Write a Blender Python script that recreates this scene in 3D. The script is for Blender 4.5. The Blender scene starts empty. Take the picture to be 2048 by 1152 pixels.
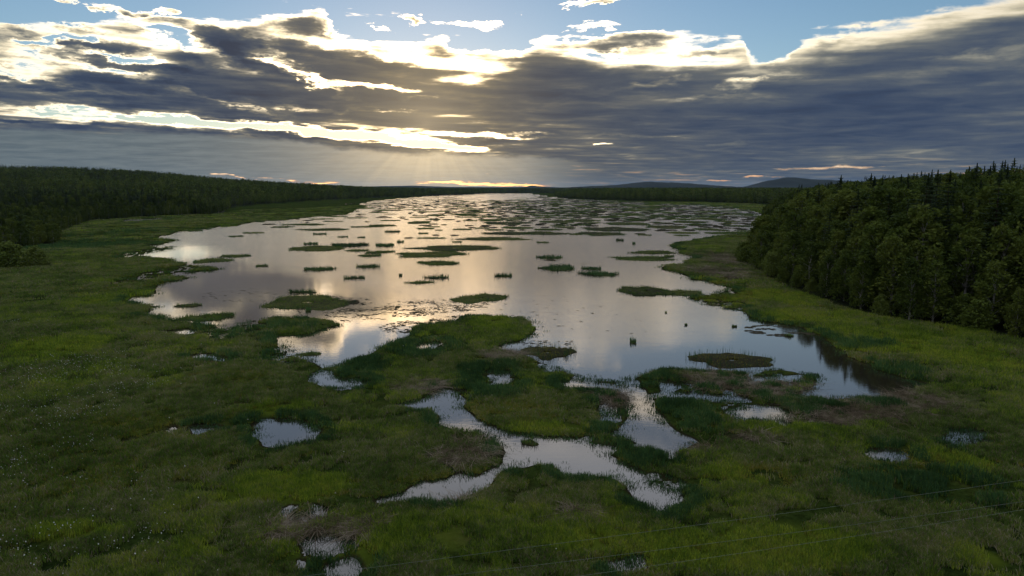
import bpy, bmesh, math, random
import numpy as np
from mathutils import Vector, Matrix

scene = bpy.context.scene
random.seed(7); np.random.seed(7)
PI = math.pi

# ------------------------------------------------------------------ camera
CAM_H = 21.0
cam_data = bpy.data.cameras.new('camera')
cam = bpy.data.objects.new('camera', cam_data)
scene.collection.objects.link(cam)
scene.camera = cam
cam_data.sensor_width = 36.0
cam_data.lens = 36.0 * 1365.0 / 2048.0
cam_data.clip_start = 0.5
cam_data.clip_end = 60000.0
cam.location = (0, 0, CAM_H)
cam.rotation_euler = (PI/2 - math.atan(201/1365.0), 0, 0)

# ------------------------------------------------------------------ exposure
scene.view_settings.view_transform = 'Standard'
scene.view_settings.look = 'None'
scene.view_settings.exposure = 0.72
scene.view_settings.gamma = 1.0
scene.view_settings.use_curve_mapping = False
scene.cycles.max_bounces = 6
scene.cycles.transparent_max_bounces = 8
scene.cycles.volume_bounces = 0
scene.cycles.use_denoising = True

# ------------------------------------------------------------------ sun
SUN_AZ, SUN_EL = -7.0, 5.2          # degrees: azimuth from +Y towards +X, elevation
sun_dir = Vector((math.sin(math.radians(SUN_AZ))*math.cos(math.radians(SUN_EL)),
                  math.cos(math.radians(SUN_AZ))*math.cos(math.radians(SUN_EL)),
                  math.sin(math.radians(SUN_EL))))
sun_data = bpy.data.lights.new('sun', 'SUN')
sun_data.energy = 0.12
sun_data.angle = math.radians(90)
sun_data.color = (1.0, 0.82, 0.6)
sun = bpy.data.objects.new('sun', sun_data)
sun.rotation_euler = (-sun_dir).to_track_quat('-Z', 'Y').to_euler()
sun.location = (0, 0, 60)
scene.collection.objects.link(sun)

# ------------------------------------------------------------------ sky with its clouds
world = bpy.data.worlds.new('World')
scene.world = world
world.use_nodes = True
world.cycles.sampling_method = 'MANUAL'
world.cycles.sample_map_resolution = 512
class NB:
    """small helper to write node trees as expressions"""
    def __init__(s, tree): s.t = tree; s.n = tree.nodes; s.l = tree.links
    def put(s, sock, v):
        if isinstance(v, bpy.types.NodeSocket): s.l.new(v, sock)
        else: sock.default_value = v
    def math(s, op, a, b=0.0, c=0.0, clamp=False):
        n = s.n.new('ShaderNodeMath'); n.operation = op; n.use_clamp = clamp
        s.put(n.inputs[0], a); s.put(n.inputs[1], b); s.put(n.inputs[2], c); return n.outputs[0]
    def add(s, a, b): return s.math('ADD', a, b)
    def sub(s, a, b): return s.math('SUBTRACT', a, b)
    def mul(s, a, b): return s.math('MULTIPLY', a, b)
    def mad(s, a, b, c): return s.math('MULTIPLY_ADD', a, b, c)
    def rng(s, v, a, b, c, d, smooth=True):
        n = s.n.new('ShaderNodeMapRange'); n.interpolation_type = 'SMOOTHSTEP' if smooth else 'LINEAR'; n.clamp = True
        s.put(n.inputs[0], v)
        for i, k in enumerate((a, b, c, d)): s.put(n.inputs[1+i], k)
        return n.outputs[0]
    def vec(s, x, y, z=0.0):
        n = s.n.new('ShaderNodeCombineXYZ'); s.put(n.inputs[0], x); s.put(n.inputs[1], y); s.put(n.inputs[2], z); return n.outputs[0]
    def vmath(s, op, a, b=None, k=None):
        n = s.n.new('ShaderNodeVectorMath'); n.operation = op
        s.put(n.inputs[0], a)
        if b is not None: s.put(n.inputs[1], b)
        if k is not None: s.put(n.inputs['Scale'], k)
        return n.outputs['Value'] if op in ('DOT_PRODUCT', 'LENGTH', 'DISTANCE') else n.outputs[0]
    def noise(s, v, scale, detail=4, rough=0.5, dist=0.0):
        n = s.n.new('ShaderNodeTexNoise'); s.put(n.inputs['Vector'], v)
        n.inputs['Scale'].default_value = scale; n.inputs['Detail'].default_value = detail
        n.inputs['Roughness'].default_value = rough; n.inputs['Distortion'].default_value = dist
        return n.outputs[0]
    def curve(s, v, pts):
        n = s.n.new('ShaderNodeFloatCurve'); s.put(n.inputs['Value'], v)
        c = n.mapping.curves[0]
        c.points[0].location = pts[0]; c.points[1].location = pts[-1]
        for p in pts[1:-1]: c.points.new(*p)
        n.mapping.use_clip = False
        n.mapping.update(); return n.outputs[0]
    def ramp(s, v, stops):
        n = s.n.new('ShaderNodeValToRGB'); s.put(n.inputs[0], v); e = n.color_ramp.elements
        while len(e) < len(stops): e.new(0.5)
        for k, (p, c) in enumerate(stops): e[k].position = p; e[k].color = (*c, 1)
        return n.outputs[0]
    def mix(s, f, a, b, mode='MIX'):
        n = s.n.new('ShaderNodeMix'); n.data_type = 'RGBA'; n.blend_type = mode
        s.put(n.inputs[0], f)
        for i, v in ((6, a), (7, b)):
            if not isinstance(v, bpy.types.NodeSocket): v = (*v, 1)
            s.put(n.inputs[i], v)
        return n.outputs[2]

def build_sky():
    b = NB(world.node_tree); b.n.clear()
    tc = b.n.new('ShaderNodeTexCoord')
    d = tc.outputs['Generated']
    sx = b.n.new('ShaderNodeSeparateXYZ'); b.l.new(d, sx.inputs[0])
    x, y, z = sx.outputs
    az = b.mul(b.math('ARCTAN2', x, y), 180/PI)
    el = b.mul(b.math('ARCSINE', z), 180/PI)
    # cloud sheet: the direction laid onto a level layer, so streaks close up towards the horizon
    zz = b.math('MAXIMUM', b.add(z, 0.045), 0.02)
    lay = b.vec(b.math('DIVIDE', x, zz), b.math('DIVIDE', y, zz))
    n_big = b.noise(lay, 0.55, 3, 0.5)
    n_mid = b.noise(b.vmath('MULTIPLY', lay, (1.0, 1.15, 1)), 1.5, 7, 0.56, 0.5)
    n_fine = b.noise(lay, 5.5, 5, 0.62)
    ae0 = b.vec(az, el)
    n_puff = b.noise(b.vmath('MULTIPLY', ae0, (0.30, 0.75, 1)), 1.0, 7, 0.62)
    n_puff2 = b.noise(b.vmath('ADD', b.vmath('MULTIPLY', ae0, (0.42, 1.1, 1)), (31, 7, 3)), 1.0, 5, 0.6)
    soft = b.rng(el, 0.5, 9, 0.30, 1.0)
    wob_x = b.mad(b.sub(n_puff2, 0.5), 7.0, az)
    wob_y = b.mad(b.mul(b.sub(n_puff, 0.5), 2.4), soft, el)
    wob = b.vec(wob_x, wob_y)
    ew = wob_y
    u = b.mad(az, 1/96.0, 0.5)
    top = b.mul(b.curve(u, [(0.0775, 0.4111), (0.129, 0.4369), (0.1456, 0.4305), (0.1751, 0.4364), (0.1876, 0.4481), (0.2005, 0.4625), (0.2236, 0.4822), (0.2613, 0.4852), (0.2902, 0.4915), (0.3166, 0.521), (0.3473, 0.5201), (0.3555, 0.4793), (0.3745, 0.4654), (0.4028, 0.4782), (0.4398, 0.4673), (0.4543, 0.4386), (0.4899, 0.4249), (0.5067, 0.4369), (0.5256, 0.4692), (0.5651, 0.4728), (0.5939, 0.4844), (0.6221, 0.4919), (0.6616, 0.4843), (0.6848, 0.4676), (0.6951, 0.4), (0.7157, 0.3896), (0.7261, 0.4261), (0.7433, 0.4593), (0.7707, 0.4659), (0.7967, 0.4765), (0.8183, 0.4923), (0.8447, 0.5073), (0.8824, 0.5378), (0.9749, 0.4916)]), 25.0)
    dark = b.mul(b.curve(u, [(0.0766, 0.3767), (0.1256, 0.2908), (0.1693, 0.3053), (0.2178, 0.3467), (0.2538, 0.453), (0.2826, 0.4728), (0.3118, 0.4414), (0.3424, 0.4265), (0.374, 0.4172), (0.4146, 0.3923), (0.473, 0.3883), (0.5025, 0.3948), (0.532, 0.4183), (0.5738, 0.4008), (0.623, 0.3836), (0.6628, 0.3746), (0.6935, 0.3803), (0.7303, 0.3831), (0.765, 0.4063), (0.7976, 0.4321), (0.828, 0.4602), (0.8569, 0.4706), (0.933, 0.4708)]), 25.0)
    low = b.mul(b.curve(u, [(0.0707, 0.1499), (0.1226, 0.1581), (0.1979, 0.1602), (0.2562, 0.1593), (0.3237, 0.1446), (0.388, 0.12), (0.4469, 0.112), (0.5326, 0.0978), (0.6175, 0.0402)]), 25.0)
    t = b.add(b.rng(b.sub(top, ew), -0.7, 0.9, -0.38, 0.30), b.rng(b.sub(dark, ew), -0.6, 1.9, 0.0, 0.52))
    # banks and openings of the cloud, as soft ellipses: (centre azimuth, centre elevation, half width, half height, weight), by tilt
    for tilt, items in [(-22, [(-16.71, 8.58, 4.9, 0.423, -0.55), (-18.13, 9.6, 3.61, 0.498, -0.4), (-23.71, 10.12, 4.09, 0.874, -0.5)]), (-12, [(-22.57, 6.49, 6.11, 0.25, -0.35), (-20.3, 9.48, 2.74, 0.738, 0.3), (-10.95, 9.84, 2.57, 0.599, 0.3), (-26.5, 16.8, 12.13, 1.768, 0.42)]), (-4, [(-34.52, 4.95, 5.19, 0.565, -0.5), (-28.93, 4.98, 6.89, 0.72, -0.6), (-22.67, 4.67, 8.04, 0.634, -0.66), (-16.14, 4.4, 7.88, 0.529, -0.72), (-9.53, 3.96, 8.74, 0.681, -0.8), (-3.85, 4.33, 6.27, 0.321, -0.62), (-6.31, 3.36, 5.36, 0.414, -0.55), (-25.72, 4.91, 5.11, 0.371, -0.4), (-16.89, 4.53, 4.54, 0.307, -0.35), (-18.4, 4.04, 3.66, 0.262, 0.6), (-20.52, 5.26, 2.37, 0.171, 0.4), (-12.17, 8.01, 5.33, 0.391, -0.8), (-16.07, 6.0, 3.32, 0.261, -0.4), (-34.89, 10.17, 2.38, 0.569, -0.12), (-28.63, 9.15, 5.48, 0.27, -0.3), (-29.32, 8.16, 6.78, 0.232, -0.3), (-31.5, 10.72, 1.93, 0.294, 0.3), (-28.97, 8.72, 6.81, 0.347, 0.55), (-21.97, 10.84, 2.86, 0.958, 0.5), (-15.14, 10.41, 3.72, 0.668, 0.42), (-28.76, 7.36, 11.32, 0.549, 0.35), (-28.84, 6.3, 10.31, 0.514, 0.35), (-16.77, 7.1, 12.21, 0.858, 0.35), (-8.96, 11.09, 6.04, 0.848, 0.22), (-12.8, 12.11, 2.94, 0.372, -0.35), (3.46, 11.13, 3.09, 0.856, 0.1), (14.06, 10.97, 3.34, 0.667, -0.05), (-3.17, 12.82, 3.3, 0.377, 0.62), (-28.86, 12.13, 2.03, 0.334, 0.62), (-23.24, 0.94, 1.73, 0.13, -0.7), (-18.55, 0.7, 3.69, 0.112, -0.5), (-12.65, 16.22, 10.72, 1.557, 0.3)]), (0, [(1.48, 4.38, 2.71, 0.184, -0.45), (-32.52, 5.23, 2.88, 0.269, -0.3), (-35.11, 4.46, 2.11, 0.188, 0.5), (-3.04, 3.69, 3.16, 0.277, 0.4), (-31.12, 4.33, 2.31, 0.157, 0.3), (-7.06, 7.13, 1.77, 0.222, -0.45), (-9.08, 6.05, 1.75, 0.179, -0.4), (-25.97, 10.95, 2.14, 0.464, -0.2), (-33.29, 6.37, 2.82, 0.151, -0.35), (-31.25, 6.51, 2.95, 0.154, -0.3), (-35.16, 10.07, 1.77, 0.284, 0.25), (-25.92, 11.62, 2.14, 0.383, 0.15), (-34.37, 6.71, 3.05, 0.52, 0.25), (-2.58, 10.39, 5.31, 0.519, 0.15), (-10.5, 11.7, 1.71, 0.251, -0.4), (7.08, 10.32, 2.62, 0.43, -0.2), (16.31, 11.0, 2.86, 0.495, -0.2), (14.84, 10.28, 2.49, 0.251, 0.2), (-7.93, 12.87, 1.04, 0.54, 0.62), (-10.6, 12.23, 1.2, 0.208, 0.55), (-32.08, 12.36, 1.89, 0.143, 0.6), (-26.52, 12.22, 1.06, 0.189, 0.5), (13.24, 12.66, 1.67, 0.164, 0.4), (18.28, 7.96, 2.22, 0.506, -0.4), (9.09, 8.85, 9.5, 0.696, 0.12), (3.09, 7.79, 8.87, 1.112, 0.15), (25.73, 5.8, 14.5, 1.226, 0.22), (11.15, 5.74, 12.83, 1.114, 0.12), (25.83, 4.19, 18.11, 1.241, 0.16), (0.25, 3.94, 2.71, 0.184, -0.25), (7.2, 3.47, 1.34, 0.138, -0.55), (10.4, 4.11, 4.8, 0.136, -0.22), (17.76, 3.37, 2.05, 0.176, -0.22), (5.59, 2.64, 5.38, 0.231, -0.1), (-21.48, 0.8, 1.18, 0.088, -0.6), (-14.96, 0.4, 2.13, 0.114, -0.6), (-12.38, 1.36, 0.87, 0.092, -0.5), (-5.95, 0.45, 4.06, 0.234, -0.85), (-1.62, 0.29, 3.64, 0.189, -0.8), (1.49, 0.12, 2.74, 0.142, -0.7), (19.36, 0.85, 1.83, 0.111, -0.6), (24.32, 1.42, 3.4, 0.107, -0.5), (26.67, 1.5, 1.82, 0.084, -0.4), (34.92, 0.97, 1.84, 0.116, -0.6), (16.37, 0.59, 1.26, 0.09, -0.4), (-2.23, 1.11, 1.36, 0.094, -0.3), (-0.94, 20.92, 28.14, 2.202, 0.15), (-4.78, 25.12, 34.25, 3.011, 0.35)]), (4, [(-34.3, 7.58, 3.35, 0.589, -0.55), (-30.41, 9.64, 3.63, 0.489, 0.55), (-15.07, 12.1, 4.53, 0.982, 0.25), (8.63, 11.39, 4.76, 0.845, 0.36), (0.64, 13.71, 1.41, 0.249, 0.62), (6.61, 14.2, 3.68, 0.245, 0.65), (6.56, 12.51, 2.18, 0.377, 0.62), (16.23, 12.8, 2.03, 0.121, 0.5), (11.08, 8.11, 3.01, 0.392, -0.3), (7.13, 7.66, 3.08, 0.31, -0.2), (16.1, 7.05, 3.72, 0.345, -0.2), (21.49, 8.34, 4.63, 0.412, -0.14), (33.17, 8.48, 4.37, 0.814, -0.2), (32.57, 8.85, 1.89, 0.371, -0.15), (30.37, 7.08, 6.66, 0.58, 0.12), (8.87, 17.6, 13.81, 1.542, 0.5)]), (12, [(-32.72, 9.73, 2.82, 0.367, -0.5), (30.09, 10.71, 6.62, 2.236, -0.18), (23.73, 10.98, 4.08, 0.629, -0.22), (26.45, 18.31, 13.78, 2.069, 0.45)])]:
        sh = math.tan(math.radians(tilt))
        lay_w = b.vec(b.mul(wob_x, 1.0), b.mad(wob_x, -sh, wob_y)) if tilt else wob
        for (ca, ce, ra, re, w) in items:
            n1 = b.n.new('ShaderNodeVectorMath'); n1.operation = 'MULTIPLY_ADD'
            b.l.new(lay_w, n1.inputs[0])
            n1.inputs[1].default_value = (1/ra, 1/re, 0)
            n1.inputs[2].default_value = (-ca/ra, -(ce-sh*ca)/re, 0)
            q = b.vmath('DOT_PRODUCT', n1.outputs[0], n1.outputs[0])
            t = b.mad(b.math('SUBTRACT', 1.0, q, clamp=True), w, t)
    left = b.rng(az, -3, 14, 1.0, 0.0)
    amp = b.mad(left, 0.45, 0.75)
    n = b.mad(b.sub(n_mid, 0.5), 1.35, b.mad(b.sub(n_fine, 0.5), 0.20, b.mul(b.sub(n_big, 0.5), 0.5)))
    n_str = b.noise(b.vec(b.mul(az, 0.085), b.mad(az, 0.045, b.mul(el, 1.05))), 1.0, 5, 0.55)
    t = b.mad(n, amp, t)
    n_line = b.noise(b.vec(b.mul(az, 0.06), b.mad(az, 0.10, b.mul(el, 3.2))), 1.0, 4, 0.6)
    t = b.mad(b.sub(n_line, 0.5), b.mul(b.mul(left, 1.1), b.rng(el, 4.5, 8.5, 1, 0.15)), t)
    t = b.mad(b.sub(n_str, 0.5), b.mad(left, 0.45, 0.85), t)
    t = b.mad(b.sub(n_puff, 0.5), b.rng(ew, 4, 10, 0.12, 0.42), t)
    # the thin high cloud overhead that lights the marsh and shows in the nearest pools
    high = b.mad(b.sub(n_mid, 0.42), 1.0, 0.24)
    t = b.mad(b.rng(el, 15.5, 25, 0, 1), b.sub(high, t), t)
    dotp = b.vmath('DOT_PRODUCT', d, tuple(sun_dir))
    ang = b.mul(b.math('ARCCOSINE', b.math('MINIMUM', dotp, 1.0)), 180/PI)
    glow = b.math('EXPONENT', b.mul(ang, -1/12.5))
    wide = b.math('EXPONENT', b.mul(ang, -1/28.0))
    body = b.ramp(b.mul(t, 0.75), [(0.0, (0.72, 0.65, 0.53)), (0.10, (0.62, 0.555, 0.43)), (0.24, (0.40, 0.365, 0.27)), (0.38, (0.205, 0.210, 0.190)),
                      (0.50, (0.112, 0.130, 0.148)), (0.64, (0.066, 0.088, 0.128)), (0.82, (0.040, 0.062, 0.112)), (1.0, (0.030, 0.045, 0.085))])
    thin = b.rng(t, 0.15, 0.60, 1.0, 0.0)
    body = b.vmath('SCALE', body, k=b.add(b.mad(b.mul(glow, thin), 6.5, 0.66), b.mul(thin, b.mul(wide, 0.35))))
    body = b.mix(b.math('MULTIPLY', glow, 1.5, clamp=True), body, b.mix(1.0, body, (1.12, 0.86, 0.60), 'MULTIPLY'))
    # cloud near the ground line takes the orange of the low sun
    warm = b.rng(el, 0.2, 2.6, 1.0, 0.0)
    body = b.mix(b.mul(warm, b.rng(t, 0.35, 0.7, 1, 0)), body, b.vmath('SCALE', b.vec(0.95, 0.44, 0.19), k=b.mad(wide, 0.5, 0.28)))
    # the smooth grey sheet under the long opening on the left, lit through near the sun
    sheet = b.mul(b.rng(b.sub(low, b.mad(b.sub(n_puff, 0.5), 1.3, el)), -0.12, 0.35, 0, 1), b.rng(az, 0.0, 9.0, 1, 0))
    sheet_col = b.mix(b.rng(b.add(n_mid, b.mul(n_fine, 0.4)), 0.45, 0.95, 0, 1), (0.058, 0.078, 0.093), (0.095, 0.116, 0.125))
    rays_a = b.math('ARCTAN2', b.sub(az, SUN_AZ+0.5), b.sub(SUN_EL+0.5, el))
    rays = b.noise(b.vec(b.mul(rays_a, 5.0), 0.3), 1.6, 3, 0.6)
    lit = b.mul(b.math('EXPONENT', b.mul(ang, -1/5.2)), b.rng(rays, 0.15, 0.9, 0.74, 1.1))
    sheet_col = b.vmath('ADD', sheet_col, b.vmath('SCALE', b.vec(0.66, 0.47, 0.23), k=lit))
    slot = b.rng(t, 0.10, 0.34, 0.0, 1.0)
    sheet = b.mul(sheet, b.math('MAXIMUM', slot, b.rng(el, 1.2, 2.2, 0, 1)))
    body = b.mix(sheet, body, sheet_col)
    body = b.mix(b.mul(b.math('EXPONENT', b.mul(ang, -1/5.0)), 0.24), body, b.vec(0.9, 0.68, 0.38))
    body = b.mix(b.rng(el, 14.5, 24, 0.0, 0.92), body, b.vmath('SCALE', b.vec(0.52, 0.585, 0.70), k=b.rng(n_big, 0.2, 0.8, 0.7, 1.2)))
    cover = b.math('MAXIMUM', b.rng(t, -0.05, 0.20, 0, 1), sheet)
    sky = b.n.new('ShaderNodeTexSky'); sky.sky_type = 'NISHITA'; sky.sun_disc = False
    sky.sun_elevation = math.radians(SUN_EL); sky.sun_rotation = math.radians(SUN_AZ)
    sky.air_density = 1.0; sky.dust_density = 0.15; sky.ozone_density = 3.0
    bg_sky = b.n.new('ShaderNodeBackground'); b.l.new(b.mix(1.0, sky.outputs[0], (1.12, 1.0, 0.98), 'MULTIPLY'), bg_sky.inputs[0]); bg_sky.inputs[1].default_value = 0.10
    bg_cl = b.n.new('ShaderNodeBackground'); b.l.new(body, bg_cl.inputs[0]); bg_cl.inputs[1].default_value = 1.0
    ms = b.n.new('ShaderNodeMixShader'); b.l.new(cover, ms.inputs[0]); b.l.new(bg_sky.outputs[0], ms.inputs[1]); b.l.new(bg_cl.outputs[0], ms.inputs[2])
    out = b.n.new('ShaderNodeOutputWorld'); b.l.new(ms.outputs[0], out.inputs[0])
build_sky()


# ------------------------------------------------------------------ helpers
COL = scene.collection
def link(name, me, parent=None, mat=None):
    o = bpy.data.objects.new(name, me)
    COL.objects.link(o)
    if parent is not None: o.parent = parent
    if mat is not None and me is not None and not me.materials: me.materials.append(mat)
    return o
def tag(o, label=None, category=None, group=None, kind=None):
    if label: o['label'] = label
    if category: o['category'] = category
    if group: o['group'] = group
    if kind: o['kind'] = kind
    return o
def empty(name, loc=(0, 0, 0)):
    o = bpy.data.objects.new(name, None); COL.objects.link(o); o.location = loc; o.empty_display_size = 0.5
    return o
def np_mesh(name, verts, faces, smooth=False):
    """verts (n,3), faces (m,k) all of one size"""
    verts = np.ascontiguousarray(verts, dtype=np.float32); faces = np.ascontiguousarray(faces, dtype=np.int32)
    me = bpy.data.meshes.new(name)
    m, k = faces.shape
    me.vertices.add(len(verts)); me.vertices.foreach_set('co', verts.ravel())
    me.loops.add(m*k); me.loops.foreach_set('vertex_index', faces.ravel())
    me.polygons.add(m); me.polygons.foreach_set('loop_start', np.arange(m, dtype=np.int32)*k)
    me.polygons.foreach_set('use_smooth', np.full(m, smooth, dtype=bool))
    me.update(calc_edges=True)
    return me
_perm = np.random.RandomState(3).rand(512, 512).astype(np.float32)
def vnoise(x, y):
    xi = np.floor(x).astype(np.int64); yi = np.floor(y).astype(np.int64)
    fx = x-xi; fy = y-yi; fx = fx*fx*(3-2*fx); fy = fy*fy*(3-2*fy)
    g = lambda i, j: _perm[i & 511, j & 511]
    return (g(xi, yi)*(1-fx)+g(xi+1, yi)*fx)*(1-fy)+(g(xi, yi+1)*(1-fx)+g(xi+1, yi+1)*fx)*fy
def fbm(x, y, scale, octs=4, off=0.0):
    x = np.asarray(x, dtype=np.float64)/scale+off*17.3; y = np.asarray(y, dtype=np.float64)/scale+off*9.1
    s = 0; a = 0.5; tot = 0
    for i in range(octs):
        s = s+a*vnoise(x*2**i+i*13.7, y*2**i+i*5.3); tot += a; a *= 0.5
    return s/tot
def inside(poly, x, y):
    p = np.array(poly); q = np.roll(p, -1, 0); c = np.zeros(x.shape, bool)
    for (x0, y0), (x1, y1) in zip(p, q):
        if y0 == y1: continue
        c ^= ((y0 > y) != (y1 > y)) & (x < (x1-x0)*(y-y0)/(y1-y0)+x0)
    return c
def sdf(poly, x, y):
    """metres to the outline, negative inside"""
    p = np.array(poly); q = np.roll(p, -1, 0); best = np.full(x.shape, 1e12)
    for (x0, y0), (x1, y1) in zip(p, q):
        dx, dy = x1-x0, y1-y0; L = dx*dx+dy*dy
        if L < 1e-9: continue
        k = np.clip(((x-x0)*dx+(y-y0)*dy)/L, 0, 1)
        best = np.minimum(best, (x-x0-k*dx)**2+(y-y0-k*dy)**2)
    return np.where(inside(poly, x, y), -1, 1)*np.sqrt(best)
def sdf_far(poly, x, y, pad):
    """sdf that only spends time near the outline's box"""
    p = np.array(poly); lo = p.min(0)-pad; hi = p.max(0)+pad
    out = np.full(x.shape, float(pad)); m = (x > lo[0]) & (x < hi[0]) & (y > lo[1]) & (y < hi[1])
    if m.any(): out[m] = np.minimum(sdf(poly, x[m], y[m]), pad)
    return out

LAKE = [[-205.19,1623.94],[-216.12,1328.11],[-211.51,1042.86],[-194.25,884.38],[-159.76,767.61],[-147.17,647.72],[-126.97,529.39],[-142.92,485.02],[-149.23,440.64],[-156.66,409.39],[-152.72,377.25],[-155.66,358.47],[-155.83,341.46],[-157.78,322.31],[-152.96,298.83],[-147.75,284.03],[-140.96,281.24],[-135.52,278.51],[-134.17,265.59],[-132.16,251.57],[-134.98,247.22],[-125.41,240.96],[-122.14,245.1],[-117.34,231.2],[-117.4,222.19],[-118.49,215.46],[-108.24,204.61],[-101.5,203.15],[-99.15,197.5],[-95.09,192.15],[-87.51,185.85],[-78.01,179.95],[-74.93,173.33],[-78.16,169.18],[-83.18,167.18],[-84.05,165.22],[-78.23,161.44],[-75.05,158.71],[-75.78,154.36],[-77.31,151.05],[-76.33,144.82],[-73.01,138.39],[-70.82,131.87],[-73.86,130.64],[-71.8,124.24],[-66.97,123.14],[-62.97,119.96],[-62.22,115.48],[-62.02,111.31],[-57.7,109.98],[-54.15,107.42],[-49.68,104.18],[-45.69,103.4],[-42.6,98.95],[-41.24,101.88],[-42.13,107.42],[-37.74,109.12],[-34.48,109.12],[-28.41,107.01],[-27.02,103.4],[-28.4,98.95],[-29.59,95.52],[-34.0,94.86],[-31.27,89.88],[-29.33,87.02],[-28.13,84.33],[-23.57,79.87],[-22.22,77.14],[-22.86,74.59],[-22.15,72.19],[-19.9,70.31],[-17.07,69.58],[-15.26,71.05],[-15.85,72.58],[-18.41,72.98],[-20.65,76.06],[-20.16,78.71],[-19.03,83.3],[-17.76,87.02],[-15.97,91.08],[-14.53,96.18],[-15.46,101.5],[-9.78,105.78],[-8.52,109.98],[-1.99,111.31],[1.7,108.69],[3.84,100.76],[2.57,95.52],[0.55,91.69],[-1.61,89.29],[-2.58,88.14],[-0.39,86.47],[1.01,83.81],[3.43,81.31],[5.17,78.03],[6.33,75.63],[9.65,72.58],[11.76,72.0],[12.72,72.58],[15.06,75.01],[17.75,76.93],[21.69,76.49],[25.52,75.85],[31.17,77.14],[33.62,75.01],[33.35,72.58],[30.71,69.22],[28.57,66.8],[30.91,66.14],[34.0,66.31],[37.26,65.82],[39.66,68.34],[43.51,69.58],[44.99,71.43],[43.35,73.98],[42.57,76.71],[42.2,83.04],[42.99,89.88],[44.03,95.52],[43.36,100.76],[41.83,104.58],[38.78,107.01],[38.14,109.12],[39.84,113.12],[38.09,117.43],[35.16,122.6],[33.96,130.03],[40.65,135.05],[46.84,141.18],[44.19,147.1],[43.81,152.69],[41.08,155.21],[42.45,166.19],[40.17,172.28],[37.66,175.48],[40.81,185.85],[46.89,188.32],[50.94,198.88],[56.65,207.6],[53.94,217.11],[56.38,231.2],[57.69,247.22],[62.52,263.15],[71.69,273.2],[84.91,292.73],[95.18,305.19],[113.53,325.97],[128.67,358.47],[147.37,415.29],[177.82,477.02],[206.44,571.15],[219.98,662.51],[221.7,810.42],[188.98,941.64],[143.69,1123.31],[102.44,1270.24],[76.17,1719.65],[58.78,2249.72],[-116.35,2166.28],[-191.04,1827.32]]
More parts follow.
